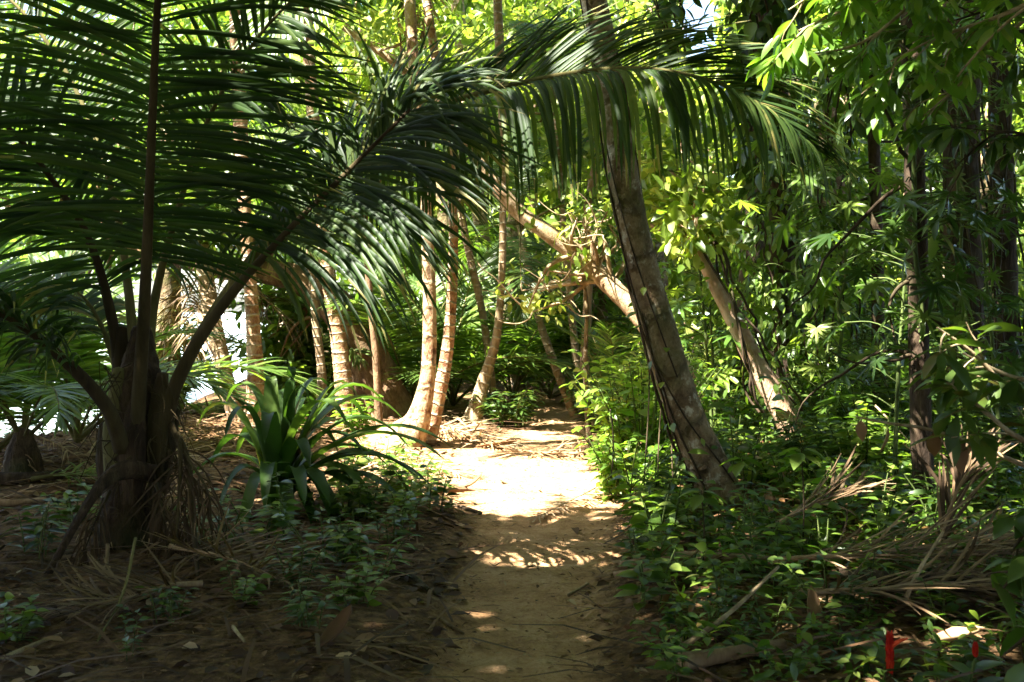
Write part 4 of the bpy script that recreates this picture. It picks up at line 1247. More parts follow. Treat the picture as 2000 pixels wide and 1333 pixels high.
b0 = G(548, 8.7)
sroot = thing('strap_leaved_plant', 'large rosette of broad dark strap leaves beside the young coconut palm', 'plant', b0)
straps = [(572, 772, -0.1), (640, 788, 0.2), (738, 812, 0.1), (668, 850, -0.3), (775, 890, -0.1), (452, 800, 0.2), (402, 845, 0.1), (440, 1010, -0.3), (478, 1085, -0.6), (562, 1120, -0.8), (655, 1075, -0.6), (712, 1000, -0.4), (742, 930, 0.2), (858, 893, 0.0),
          (520, 880, -0.6), (600, 925, -0.6), (500, 835, 0.4), (612, 840, 0.5), (690, 878, 0.6), (425, 925, 0.4), (378, 960, 0.0), (635, 1000, -0.7), (545, 820, 0.5), (470, 905, 0.5), (700, 840, 0.6), (590, 1000, -0.9), (520, 1010, -0.9), (800, 960, 0.2), (640, 940, 0.7), (530, 790, 0.1), (610, 1060, -0.5), (450, 870, -0.4), (840, 915, -0.3), (815, 965, -0.2), (780, 1015, -0.3), (730, 1050, -0.5), (700, 905, 0.0), (650, 900, 0.2), (770, 840, 0.3), (690, 800, 0.2), (600, 800, 0.0)]
for k, (tx, ty, dd) in enumerate(straps):
    tip = P(548 + (tx - 548) * 1.12, ty - 12, 8.7 + dd) - b0
    root0 = np.array([rng.uniform(-0.07, 0.07), rng.uniform(-0.07, 0.07), 0.04])
    hi = max(tip[2], 0.0)
    ctl = root0 + (tip - root0) * np.array([0.5, 0.5, 0]) + np.array([0, 0, 0.42 + 0.95 * hi + rng.uniform(0, 0.22)])
    t = np.linspace(0, 1, 7)[:, None]
    q = root0 * (1 - t) ** 2 + ctl * 2 * t * (1 - t) + tip * t ** 2
    mb = MB()
    strap_leaf(mb, q, rng.uniform(0.1, 0.15), rng.uniform(0.1, 0.9))
    mb.build('leaf', M['strap'], sroot)

# ------------------------------------------------------------------ seedlings and low plants
VAR = []
for k, (h, nst, tpl, sz, leaf, pairs, lean) in enumerate([
        (0.30, 4, OVATE_HI, 0.085, 'mid', 7, 0.5), (0.42, 3, OVATE_HI, 0.10, 'mid', 7, 0.4), (0.26, 6, OVATE_HI, 0.075, 'dark', 6, 0.7), (0.36, 4, LANCE_HI, 0.125, 'mid', 7, 0.6),
        (0.5, 2, OVATE_HI, 0.11, 'dark', 7, 0.3), (0.24, 7, HEART_HI, 0.075, 'mid', 5, 0.8), (0.34, 5, OVATE_HI, 0.085, 'bright', 6, 0.6), (0.3, 5, LANCE_HI, 0.11, 'dark', 7, 0.6)]):
    ms, ml = MB(), MB()
    leaf_plant(ms, ml, (0, 0, -0.03), h, nst, tpl, sz, lean=lean, pairs=pairs, first=0.3, stem_r=0.004)
    so = ms.build('stem', M['green_stem'])
    fo = ml.build('foliage', M[leaf])
    VAR.append((so.data, fo.data))
    bpy.data.objects.remove(so)
    bpy.data.objects.remove(fo)
VAR_WORDS = ['small mid green seedling', 'taller mid green seedling', 'low dark seedling tuft', 'narrow-leaved green seedling', 'upright dark seedling', 'round-leaved low plant', 'bright green seedling', 'narrow-leaved dark seedling']
COLS = ['below the bright bush', 'before the creeper trunk', 'in the middle of the right bank', 'left of the red flower', 'below the slim flaking trunk', 'at the right edge']
ROWS = ['very near', 'near', 'farther back', 'far back']
ORD = ['first', 'second', 'third', 'fourth', 'fifth', 'sixth', 'seventh', 'eighth', 'ninth', 'tenth', 'eleventh', 'twelfth']
sites = []
r2 = np.random.default_rng(5)
tries = 0
while len(sites) < 150 and tries < 20000:
    tries += 1
    d = 4.6 + 7.2 * r2.uniform() ** 0.8
    px = r2.uniform(1170, 2040)
    x = (px - 1000) / F * d
    if path_d(x, d) < 1.75:
        continue
    if any((x - s[0]) ** 2 + (d - s[1]) ** 2 < (0.26 + 0.012 * d) ** 2 for s in sites):
        continue
    if d < 5.6 and px < 1330:
        continue
    if d < 4.75 and 1640 < px < 1960:
        continue
    if 5.1 < d < 6.35 and x > 1.25 and r2.uniform() < 0.75:
        continue
    if abs(x - 1.62) < 0.35 and 7.9 < d < 8.9:
        continue
    sites.append((x, d, px))
buckets = {}
for x, d, px in sites:
    v = int(r2.integers(0, 8))
    c = 0 if px < 1290 else 1 if px < 1430 else 2 if px < 1570 else 3 if px < 1720 else 4 if px < 1880 else 5
    rw = 0 if d < 5.8 else 1 if d < 7.3 else 2 if d < 9.2 else 3
    buckets.setdefault((v, c, rw), []).append((px, x, d))
for (v, c, rw), lst in sorted(buckets.items()):
    lst.sort()
    for i, (px, x, d) in enumerate(lst):
        lab = f'{VAR_WORDS[v]} {COLS[c]}, {ROWS[rw]}' + (f', {ORD[i]} from left' if len(lst) > 1 else '')
        root = thing('seedling', lab, 'seedling', (x, d, float(ground_z(x, d))), 'leafy seedlings on the right bank', r2.uniform(0, 6.28))
        s = r2.uniform(0.8, 1.35) * (0.85 if d < 6 else 1.0)
        if d < 5.5 and px > 1430:
            s *= 0.62
        root.scale = (s * 1.1, s * 1.1, s * r2.uniform(1.0, 1.6) * (0.8 if d < 5.5 else 1.0))
        link('stem', VAR[v][0], root)
        link('foliage', VAR[v][1], root)
for i, (px, d, v, s, lab) in enumerate([
        (800, 9.9, 0, 1.3, 'leafy seedling at the sunny tip of the left bank'), (765, 9.3, 6, 1.2, 'bright seedling in front of the strap-leaved plant'), (835, 8.7, 2, 1.4, 'dark seedling tuft nearest the path on the left bank'),
        (725, 8.9, 0, 1.3, 'seedling right of the drooping strap leaves'), (740, 10.9, 6, 1.3, 'sunlit seedling behind the strap-leaved plant'), (700, 7.0, 7, 1.1, 'narrow-leaved seedling in shade left of the path'),
        (640, 6.9, 2, 1.3, 'dark seedling below the strap-leaved plant'), (735, 6.5, 3, 0.9, 'low seedling near the path in the brown shade'), (580, 6.3, 7, 0.9, 'seedling beside the dead frond in the dark foreground'),
        (610, 5.4, 7, 0.8, 'dark seedling beside the curled spathe at bottom'), (250, 5.0, 4, 0.5, 'dark round-leaved seedling in the bottom left shade'), (150, 8.0, 5, 1.2, 'round-leaved plant left of the palm foot'),
        (790, 8.2, 0, 1.2, 'leafy seedling at the path edge below the fallen spathe'), (845, 9.3, 3, 1.0, 'thin seedling at the border of sun and shade'), (680, 10.5, 1, 1.2, 'taller seedling in sun behind the strap leaves'),
        (820, 10.4, 6, 1.0, 'small sunlit seedling by the fallen brown husks'), (770, 7.6, 2, 1.2, 'dark seedling tuft beside the brown log'), (420, 7.3, 2, 1.3, 'dark seedling tuft between palm foot and strap-leaved plant'), (500, 7.6, 0, 1.3, 'shaded seedling under the drooping strap leaves'),
        (60, 7.0, 7, 1.2, 'narrow-leaved dark seedling at the left edge beyond the dead stalk'), (330, 5.6, 2, 0.8, 'low dark tuft among the dry stalks in the bottom left'), (470, 5.9, 0, 0.8, 'small seedling in the straw left of the curled husk'), (690, 5.9, 5, 0.9, 'round-leaved seedling in shade at the left path edge'),
        (560, 7.4, 4, 1.0, 'upright dark seedling in front of the strap-leaved plant'), (650, 8.2, 0, 1.5, 'leafy shaded seedling under the right-hand strap leaves'), (700, 8.3, 2, 1.5, 'dark seedling tuft right of the strap leaves in shade'), (660, 9.4, 1, 1.4, 'tall seedling in half sun behind the strap-leaved plant'), (20, 5.4, 5, 0.9, 'round-leaved seedling at the bottom left corner')]):
    root = thing('seedling', lab, 'seedling', G(px, d), 'seedlings on the left bank', r2.uniform(0, 6.28))
    root.scale = (s, s, s)
    link('stem', VAR[v][0], root)
    link('foliage', VAR[v][1], root)

# a tall seedling with a thin dark stem on the right
for px, d, h, lab in [(1565, 6.6, 0.72, 'tall thin-stemmed seedling with a topknot of rounded leaves, in mid right bank'), (1370, 6.4, 0.5, 'thin-stemmed seedling left of the topknot seedling'), (1450, 7.6, 0.55, 'thin-stemmed seedling between topknot seedling and creeper trunk')]:
    b = G(px, d)
    root = thing('tall_seedling', lab, 'seedling', b, 'thin-stemmed seedlings')
    ms, ml = MB(), MB()
    tube(ms, [(0, 0, -0.03), (0.015, 0, h * 0.5), (0.0, 0, h)], [0.005, 0.0045, 0.003], seg=6, n=16)
    for k in range(8):
        a = k * 1.05
        o = np.array([math.cos(a), math.sin(a), 0])
        place(ml, OVATE_HI, [np.array([0, 0, h - 0.02 * (k % 3)])], unit(o + [0, 0, -0.3 + 0.2 * (k % 2)]), unit(np.array([0, 0, 1.0]) + rng.normal(0, 0.2, 3)), [rng.uniform(0.13, 0.19)])
    ms.build('stem', M['twig_dark'], root)
    ml.build('foliage', M['mid'], root)

# ------------------------------------------------------------------ branches reaching in from the right
def leafy_branches(name, label, cat, base, trunk_pts, trunk_r, limbs, tpl, size, leaf, bark, group=None, per=9, tint=None, twigs=4, twl=0.5):
    """limbs: polylines in world space, each with twigs carrying leaves in tufts"""
    base = np.asarray(base)
    root = thing(name, label, cat, base, group)
    mb = MB()
    tube(mb, np.asarray(trunk_pts) - base, trunk_r, seg=12, n=40, bump=0.06)
    mb.build('trunk', M[bark], root)
    bm_, lm = MB(), MB()
    for limb in limbs:
        pts = np.asarray(limb) - base
        q, u = spline(pts, 40)
        tube(bm_, pts, np.linspace(0.016, 0.004, len(pts)), seg=6, n=40, cap=False)
        T = tangents(q)
        for k in range(twigs):
            i = int(np.clip(39 * (0.35 + 0.65 * (k + rng.uniform(0, 0.8)) / twigs), 0, 39))
            d = unit(T[i] + rng.normal(0, 0.55, 3) + np.array([0, 0, -0.15]))
            w, dl = wiggle(q[i], d, twl * rng.uniform(0.5, 1.0), 4, 0.15, 0.05)
            tube(bm_, w, [0.006, 0.005, 0.004, 0.003, 0.0025], seg=5, n=12, cap=False)
            for j in range(per):
                t = rng.uniform(0.25, 1.0) ** 0.7 * 4
                p = np.array([np.interp(t, range(5), w[:, c]) for c in range(3)])
                o = unit(rng.normal(0, 1, 3) * [1, 1, 0.5] + dl * 0.6)
                place(lm, tpl, [p + o * 0.015], unit(o + np.array([0, 0, -0.35])), unit(np.array([0, 0, 1.0]) + rng.normal(0, 0.4, 3)), [size * rng.uniform(0.6, 1.2)], 0, None if tint is None else np.clip([rng.normal(tint, 0.2)], 0, 1))
    bm_.build('branch', M[bark], root)
    lm.build('foliage', M[leaf], root)
    return root


leafy_branches('overhanging_tree', 'tree leaning in from the top right with fresh translucent yellow-green leaves', 'tree', G(2700, 6.2), [G(2700, 6.2), P(2500, 300, 6.3), P(2150, -180, 6.3)], [0.13, 0.1, 0.05],
               [[P(2200, -160, 6.2), P(1900, -60, 6.1), P(1700, 0, 6.0), P(1560, 60, 5.9)], [P(2150, -180, 6.3), P(1850, -40, 6.4), P(1690, 80, 6.4), P(1560, 110, 6.4)], [P(2150, -180, 6.2), P(1820, -100, 6.0), P(1640, -40, 5.9), P(1540, 20, 5.9)],
                [P(2200, -100, 5.8), P(1980, 20, 5.9), P(1840, 70, 6.0), P(1740, 120, 6.0)], [P(2200, -120, 6.6), P(2000, 40, 6.6), P(1880, 160, 6.7), P(1800, 230, 6.7)]],
               ELLIPT_HI, 0.155, 'bright', 'twig', per=15, tint=0.5, twigs=9, twl=0.4)
leafy_branches('overhanging_tree', 'slender tree with bright jagged hand-shaped leaves hanging below the fresh yellow-green leaves', 'tree', G(2550, 8.4), [G(2550, 8.4), P(2400, 200, 8.4), P(2100, -160, 8.3)], [0.09, 0.07, 0.04],
               [[P(2100, -160, 8.2), P(1850, -80, 8.1), P(1700, -10, 8.0), P(1620, 60, 7.9)], [P(2100, -160, 8.3), P(1900, -20, 8.3), P(1760, 40, 8.2), P(1680, 120, 8.2)], [P(2150, -100, 8.1), P(1960, 20, 8.0), P(1840, 90, 8.0), P(1760, 190, 8.0)]],
               LOBED_DEEP, 0.36, 'bright', 'twig', per=4, tint=0.4, twigs=5, twl=0.4)
leafy_branches('overhanging_tree', 'dark leafy tree at the right edge with shaded branches over the trunks', 'tree', G(2650, 7.4), [G(2650, 7.4), P(2450, 300, 7.4), P(2200, 20, 7.3)], [0.12, 0.09, 0.05],
               [[P(2250, 60, 7.2), P(2000, 60, 7.0), P(1860, 130, 6.9), P(1720, 170, 6.9)], [P(2280, 160, 7.0), P(2060, 260, 6.7), P(1950, 260, 6.6), P(1860, 330, 6.6)], [P(2250, 20, 7.2), P(2050, -20, 7.2), P(1930, 20, 7.2), P(1800, 60, 7.2)]],
               ELLIPT_HI, 0.17, 'dark', 'twig_dark', per=14, twigs=8, twl=0.5)
leafy_branches('overhanging_shrub', 'shrub at the right edge whose large leaves are turning brown', 'shrub', G(2330, 5.0), [G(2330, 5.0), P(2280, 900, 4.9), P(2150, 760, 4.9)], [0.03, 0.025, 0.018],
               [[P(2150, 820, 4.9), P(2000, 780, 4.8), P(1900, 690, 4.75), P(1830, 640, 4.7)], [P(2150, 900, 4.9), P(2000, 860, 4.7), P(1920, 800, 4.7), P(1840, 740, 4.7)], [P(2150, 850, 5.0), P(2040, 760, 5.0), P(1960, 730, 5.0), P(1880, 690, 5.0)]],
               ELLIPT_HI, 0.17, 'turning', 'twig', per=7, twigs=6, twl=0.28, tint=0.35)
leafy_branches('overhanging_shrub', 'very dark out-of-focus shrub leaves at the bottom right corner', 'shrub', G(2300, 4.2), [G(2300, 4.2), P(2250, 1100, 4.1), P(2150, 1000, 4.1)], [0.02, 0.018, 0.012],
               [[P(2150, 1050, 4.1), P(2060, 1040, 4.0), P(2000, 1090, 3.9), P(1960, 1150, 3.9)], [P(2150, 1000, 4.1), P(2060, 980, 4.0), P(2010, 1030, 4.0), P(1975, 1080, 4.0)], [P(2150, 1200, 4.1), P(2060, 1190, 4.0), P(2010, 1240, 4.0), P(1960, 1280, 4.0)]],
               OVATE_HI, 0.15, 'dark', 'twig_dark', per=5, twigs=4, twl=0.15)

# the bare twig with dangling dry leaves
pp = [P(2090, 940, 5.0), P(1990, 905, 5.0), P(1905, 868, 5.0), P(1810, 838, 4.95), P(1730, 826, 4.9), P(1672, 815, 4.9)]
root = thing('dry_branch', 'bare tan twig with dangling dry leaves at the right', 'branch', pp[0])
mb = MB()
tube(mb, np.array(pp) - pp[0], [0.014, 0.011, 0.009, 0.007, 0.006, 0.004], seg=7, n=40, bump=0.06)
mb.build('stem', M['twig'], root)
for px, py, sz in [(1680, 818, 0.1), (1735, 828, 0.14), (1822, 842, 0.13), (1838, 846, 0.11), (1880, 860, 0.15), (1893, 864, 0.12)]:
    lm = MB()
    place(lm, OVATE_HI, [P(px, py, 4.95) - pp[0]], unit(np.array([rng.normal(0, 0.25), rng.normal(0, 0.25), -1.0])), unit(np.array([rng.normal(), -1.0, 0.2])), [sz], 0, [rng.uniform(0.4, 0.9)])
    lm.build('dry_leaf', M['litter'], root)
# a bare stick crossing at the top right
pp = [P(2050, -20, 5.6), P(1960, 50, 5.7), P(1890, 125, 5.8), P(1870, 150, 5.8)]
mb = MB()
tube(mb, np.array(pp) - pp[0], [0.009, 0.007, 0.006, 0.004], seg=6, n=24, bump=0.05)
o = mb.build('bare_branch', M['twig'])
o.location = pp[0]
tag(o, 'straight bare tan stick hanging among the top right leaves', 'branch')

# ------------------------------------------------------------------ red ginger and orange flower
def spike(label, px, py, d, h, w, mat, tilt=0.0, tip=True):
    top = P(px, py, d)
    b = np.array([top[0] - 0.02, d + 0.02, ground_z(top[0], d)])
    root = thing('ginger_flower', label, 'flower', b)
    ms, mf, ml = MB(), MB(), MB()
    t = top - b
    tube(ms, [(0, 0, -0.02), t * 0.5, t - np.array([0, 0, h])], [0.006, 0.006, 0.006], seg=6, n=14)
    for k in range(44):
        s = k / 43
        a = k * 2.4
        rr = w * (0.7 + 0.5 * math.sin(math.pi * s)) * (1 - 0.5 * s ** 3)
        o = np.array([math.cos(a), math.sin(a), 0])
        place(mf, OVATE_HI, [t - np.array([0, 0, h * (1 - s)]) + o * rr * 0.25], unit(o * 0.35 + np.array([0, 0, 1.0])), unit(o + np.array([0, 0, -0.3])), [w * 2.6], 0, [rng.uniform(0, 0.8)])
    if tip:
        tube(mf, [t - np.array([0, 0, 0.03]), t + np.array([0.03, -0.01, 0.0]), t + np.array([0.065, -0.02, 0.015])], [0.008, 0.009, 0.003], seg=6, n=10, tint=0.95)
    for k in range(6):
        a = k * 1.05 + 0.4
        o = np.array([math.cos(a), abs(math.sin(a)), 0])
        place(ml, LANCE_HI, [t * (0.2 + 0.06 * k)], unit(o + [0, 0, 0.25]), unit(np.array([0, 0, 1.0]) - o * 0.3), [rng.uniform(0.2, 0.3)])
    ms.build('stem', M['green_stem'], root)
    mf.build('bract', M[mat], root)
    ml.build('foliage', M['mid'], root)


spike('red ginger flower spike standing among the leaves at bottom right', 1738, 1252, 4.55, 0.14, 0.018, 'red')
spike('small orange-red flower bud in the dark leaves right of the red ginger spike', 1905, 1268, 4.3, 0.035, 0.012, 'red', tip=False)

# ------------------------------------------------------------------ fallen fronds, husks, sticks, leaves
def fallen_frond(label, gpts, zs, L, n, stalk='stalk_dry', mat='dry', droop=0.35, r0=0.016, width=0.022, tint=(0.2, 0.95), lift=0.12, jitter=0.2, keep=0.9, ls=1, rs=1, a0=60, a1=30, start=0.15, name='fallen_frond', curl=0.35):
    pts = [np.array([(px - 1000) / F * d, d, 0]) for px, d in gpts]
    for p, z in zip(pts, zs):
        p[2] = ground_z(p[0], p[1]) + z
    b = pts[0].copy()
    root = thing(name, label, 'fallen frond', b, 'dry fronds lying on the ground')
    frond('leaflets', root, [p - b for p in pts], r0=r0, r1=0.004, L=L, n=n, droop=droop, a0=a0, a1=a1, start=start, width=width, lift=lift, mat=mat, stalk=stalk, tint=tint, jitter=jitter, keep=keep, ls=ls, rs=rs, steps=5, curl=curl, side=None, stalk_seg=6)
    return root


fallen_frond('pale dry palm frond lying half across the path edge under the bright bush', [(1210, 10.9), (1165, 10.0), (1110, 9.35), (1045, 8.75)], [0.07, 0.06, 0.045, 0.03], 0.34, 52, tint=(0.6, 1.1), droop=0.25, keep=1.0, jitter=0.1, curl=0.15, width=0.018)
fallen_frond('dry frond lying at the foot of the sunlit coconut pair', [(820, 14.0), (880, 13.8), (940, 13.6), (985, 13.2)], [0.1, 0.09, 0.07, 0.05], 0.7, 40, tint=(0.4, 1.0))
fallen_frond('grey-brown dry frond lying across the back of the sunny clearing', [(1000, 12.6), (1060, 12.4), (1120, 12.5), (1180, 12.8)], [0.05, 0.05, 0.05, 0.05], 0.45, 40, tint=(0.1, 0.7))
fallen_frond('dry frond on the left of the clearing behind the bushy seedlings', [(700, 11.8), (780, 11.4), (850, 11.2), (915, 11.0)], [0.1, 0.08, 0.06, 0.05], 0.5, 46, tint=(0.2, 0.9))
fallen_frond('dry frond with spread leaflets left of the strap-leaved plant roots', [(650, 10.2), (720, 10.0), (800, 9.9), (860, 9.8)], [0.08, 0.08, 0.06, 0.05], 0.45, 40, tint=(0.1, 0.7))
fallen_frond('large dry frond lying left to right across the right bank, leaflets raised', [(1500, 6.15), (1620, 6.05), (1750, 5.95), (1880, 5.9), (2010, 5.95)], [0.14, 0.19, 0.21, 0.2, 0.18], 0.75, 60, tint=(0.0, 0.75), lift=0.25, a0=35, a1=14)
fallen_frond('second dry frond below the large one, darker, on the right bank', [(1560, 5.6), (1680, 5.45), (1800, 5.4), (1950, 5.45)], [0.1, 0.14, 0.14, 0.14], 0.6, 46, tint=(0.0, 0.6), lift=0.15, a0=40, a1=18)
fallen_frond('dry frond standing up brushlike against the slim flaking trunk', [(1835, 6.3), (1845, 6.35), (1870, 6.45), (1910, 6.6)], [0.05, 0.25, 0.45, 0.62], 0.45, 26, tint=(-0.2, 0.4), a0=22, a1=10, lift=0.1)
fallen_frond('dry frond propped on the bushes behind the topknot seedling', [(1500, 7.2), (1560, 7.1), (1620, 7.1), (1680, 7.3)], [0.15, 0.28, 0.34, 0.36], 0.5, 30, tint=(0.0, 0.7), a0=30, a1=14)
fallen_frond('dry frond among the low plants under the creeper trunk', [(1200, 6.5), (1280, 6.4), (1370, 6.4), (1470, 6.6)], [0.05, 0.07, 0.08, 0.08], 0.4, 36, tint=(0.0, 0.5), a0=40, a1=20)
fallen_frond('greyish dead frond sprawling over the shaded ground at left foreground', [(330, 6.9), (400, 6.6), (470, 6.4), (560, 6.2)], [0.06, 0.1, 0.1, 0.04], 0.6, 44, tint=(0.0, 0.6), width=0.018, lift=0.3)
fallen_frond('dead frond spread left of the dry stalk in the shaded foreground', [(395, 6.0), (330, 5.9), (260, 5.8), (150, 5.8)], [0.08, 0.1, 0.08, 0.03], 0.55, 40, tint=(0.0, 0.5), width=0.018, lift=0.3)
fallen_frond('old dry frond heaped on the bank beside the little palm at far left', [(120, 10.6), (200, 10.8), (290, 11.0), (360, 11.2)], [0.15, 0.18, 0.15, 0.1], 0.6, 44, tint=(0.1, 0.9))
fallen_frond('yellowing frond on the bank behind the young palm foot', [(60, 9.3), (120, 9.4), (180, 9.6), (240, 9.9)], [0.12, 0.14, 0.12, 0.1], 0.45, 40, mat='palm_pale', stalk='stalk', tint=(0.3, 1.0))


def spathe(label, px, d, az, ln, w, rise, tint, z0=0.02, cat='palm husk'):
    b = G(px, d)
    mb = MB()
    n, m = 22, 9
    s = np.linspace(0, 1, n)
    ww = w * np.interp(s, [0, 0.15, 0.5, 0.85, 1], [0.25, 0.7, 1, 0.6, 0.03])
    th = np.linspace(-1.25, 1.25, m)
    X = s[:, None] * ln * np.ones(m)
    Yv = ww[:, None] * np.sin(th)[None]
    Z = z0 + rise * (s ** 2)[:, None] + ww[:, None] * (1 - np.cos(th))[None] * 0.8
    ca, sa = math.cos(az), math.sin(az)
    V = np.stack([X * ca - Yv * sa, X * sa + Yv * ca, Z], -1).reshape(-1, 3)
    i = np.arange(n - 1)[:, None] * m
    j = np.arange(m - 1)[None]
    mb.add(V, np.stack([i + j, i + j + 1, i + m + j + 1, i + m + j], -1).reshape(-1, 4), 0, tint)
    o = mb.build('palm_husk', M['litter'])
    sol = o.modifiers.new('thickness', 'SOLIDIFY')
    sol.thickness = 0.006
    o.location = b
    tag(o, label, cat, 'dry boat-shaped husks')


spathe('curled brown boat-shaped husk standing up at the bottom, left of the path', 625, 5.0, 1.1, 0.24, 0.05, 0.13, 0.3)
spathe('large brown husk lying at the sunny left edge of the path', 812, 9.45, 0.1, 0.5, 0.09, 0.02, 0.5)
spathe('upturned tan husk tip on the clearing edge above the large brown husk', 905, 10.2, 0.3, 0.18, 0.05, 0.12, 0.6)
spathe('pale tan husk upright among the leaves of the right foreground', 1600, 5.25, 1.5, 0.2, 0.04, 0.16, 0.6)
spathe('pinkish husk lying near the red ginger spike', 1820, 4.95, 0.2, 0.26, 0.06, 0.05, 0.85)
spathe('small pointed brown husk in shade behind the large dry frond', 1660, 8.1, 0.6, 0.25, 0.08, 0.15, 0.3)
spathe('tan husk leaning upright near the topknot seedling', 1490, 7.9, 1.2, 0.3, 0.06, 0.25, 0.7)
spathe('orange-brown husk lying beside the fallen frond of the coconut pair', 930, 13.2, 0.3, 0.5, 0.08, 0.05, 0.6)


def stick(label, gpts, r, mat, zs=0.02, name='fallen_stick', cat='stick'):
    pts = []
    for k, (px, d) in enumerate(gpts):
        x = (px - 1000) / F * d
        z = zs[k] if isinstance(zs, (list, tuple)) else zs
        pts.append([x, d, ground_z(x, d) + z])
    pts = np.array(pts)
    mb = MB()
    tube(mb, pts - pts[0], np.linspace(r, r * 0.6, len(pts)), seg=10, n=len(pts) * 10, bump=0.1)
    o = mb.build(name, M[mat])
    o.location = pts[0]
    tag(o, label, cat, 'fallen sticks and logs')


stick('pale smooth log lying at the left edge of the shaded ground', [(-40, 8.75), (30, 8.8), (90, 8.9)], 0.032, 'stalk_dry', 0.03, 'fallen_log', 'log')
stick('dark red-brown log before the little palm at the left', [(-20, 9.9), (60, 9.95), (125, 10.1)], 0.06, 'bark_dark', 0.05, 'fallen_log', 'log')
stick('brown rotting log on the left bank, pointing at the path', [(640, 7.35), (730, 7.25), (825, 7.3)], 0.035, 'bark_brown', 0.03, 'fallen_log', 'log')
stick('curved black branch lying at the shaded left edge of the path', [(755, 6.6), (800, 6.55), (840, 6.25)], 0.022, 'bark_dark', 0.02)
stick('dark split stick under the large brown husk', [(830, 9.2), (880, 9.15), (940, 8.9)], 0.025, 'bark_dark', 0.02)
stick('long dark log lying in the right undergrowth beneath the dry fronds', [(1640, 5.75), (1800, 5.65), (1990, 5.55)], 0.06, 'bark_dark', 0.12, 'fallen_log', 'log')
stick('long brown stalk lying across the low plants before the large frond', [(1210, 6.6), (1330, 6.5), (1450, 6.4), (1580, 6.35)], 0.022, 'stalk_dry', [0.08, 0.12, 0.12, 0.12])
stick('bent tan stick rising out of the leaves left of the pale husk', [(1310, 4.9), (1420, 5.1), (1520, 5.5)], 0.013, 'twig', [0.03, 0.14, 0.26])
stick('thick log at the bottom right of the path', [(1330, 4.75), (1430, 4.85), (1530, 4.95)], 0.04, 'stalk_dry', 0.05, 'fallen_log', 'log')
stick('broken pale stick poking up behind the red ginger spike', [(1770, 5.3), (1800, 5.4), (1842, 5.5)], 0.011, 'twig', [0.12, 0.25, 0.4])
stick('thin broken stick lying across the right half of the shaded path', [(1110, 6.35), (1150, 6.6)], 0.009, 'twig', 0.012)
stick('short brown stick at the left of the shaded path', [(860, 5.75), (905, 5.6)], 0.012, 'bark_brown', 0.012)
stick('pointed tan stick lying in the shaded left foreground', [(455, 5.4), (478, 5.15)], 0.01, 'twig', 0.02)
stick('pale bleached stick at the bottom left corner', [(0, 5.0), (60, 5.2), (120, 5.35)], 0.014, 'twig', 0.02)
stick('thin yellow stem arching over the shaded ground left of the dry stalk', [(265, 5.9), (240, 5.6), (190, 5.2)], 0.008, 'stalk', [0.35, 0.14, 0.02])
stick('crooked brown stick standing by the thin yellow stem', [(210, 6.3), (212, 6.1), (260, 5.75)], 0.011, 'bark_brown', [0.22, 0.05, 0.02])
stick('slanting pale stem in the bushes right of the topknot seedling', [(1710, 9.6), (1760, 9.2), (1790, 8.9)], 0.009, 'twig', [0.6, 0.42, 0.3])

LW = [('reddish brown leaf lying alone in the middle of the shaded path', 963, 7.0, 0.14, 0.3), ('tan leaf at the right edge of the shaded path', 1050, 7.0, 0.09, 0.9), ('small dark leaf on the left half of the path', 872, 6.9, 0.07, 0.05),
      ('curled brown leaf pair beside the lower sun spot', 930, 5.4, 0.1, 0.35), ('brown leaf near the left edge of the lower path', 866, 5.3, 0.1, 0.25), ('brown leaf lying in the sun patch at the right of the path', 1108, 7.25, 0.1, 0.4),
      ('pale leaf bit beside the thin broken stick', 1105, 6.2, 0.08, 1.0), ('dark curled leaf at the right edge of the near path', 1145, 5.55, 0.12, 0.05), ('orange leaf at the very bottom left of the path', 800, 4.85, 0.07, 0.6),
      ('brown leaf on the bright sand of the clearing', 982, 10.7, 0.12, 0.3), ('two-toned dry leaf at the back left of the clearing', 930, 12.3, 0.2, 0.5), ('red-brown leaf at the back right of the clearing', 1162, 12.5, 0.15, 0.2),
      ('dark dry leaf on the left margin of the clearing', 900, 11.4, 0.15, 0.35), ('brown leaf below the pale fallen frond', 1120, 8.4, 0.12, 0.3), ('twisted dead leaf left of the two-toned dry leaf', 880, 12.6, 0.16, 0.45), ('tan dead leaf on the left foreground soil beside the yellow stem', 130, 5.6, 0.12, 0.8)]
for lab, px, d, sz, tn in LW:
    mb = MB()
    b = G(px, d)
    a = rng.uniform(0, 6.28)
    tv, tf = OVATE_HI
    V = tv * sz
    V = V + np.array([0, 0, 1.0]) * (0.9 * np.abs(tv[:, 1:2]) ** 1.5 * sz + 0.02 + 0.25 * sz * (tv[:, :1] - 0.5) ** 2)
    V = V @ np.array([[math.cos(a), math.sin(a), 0], [-math.sin(a), math.cos(a), 0], [0, 0, 1]])
    mb.add(V, tf[0], 0, tn)
    o = mb.build('dead_leaf', M['litter'])
    o.location = b
    tag(o, lab, 'dead leaf', 'dead leaves lying on the path')

# ------------------------------------------------------------------ stuff: litter, twigs, ground cover, far wood
def scatter_ground(n, xlo, xhi, ylo, yhi, dens):
    x = rng.uniform(xlo, xhi, n)
    y = ylo + (yhi - ylo) * rng.uniform(0, 1, n)
    k = rng.uniform(0, 1, n) < dens(x, y)
    x, y = x[k], y[k]
    return np.stack([x, y, ground_z(x, y)], 1)


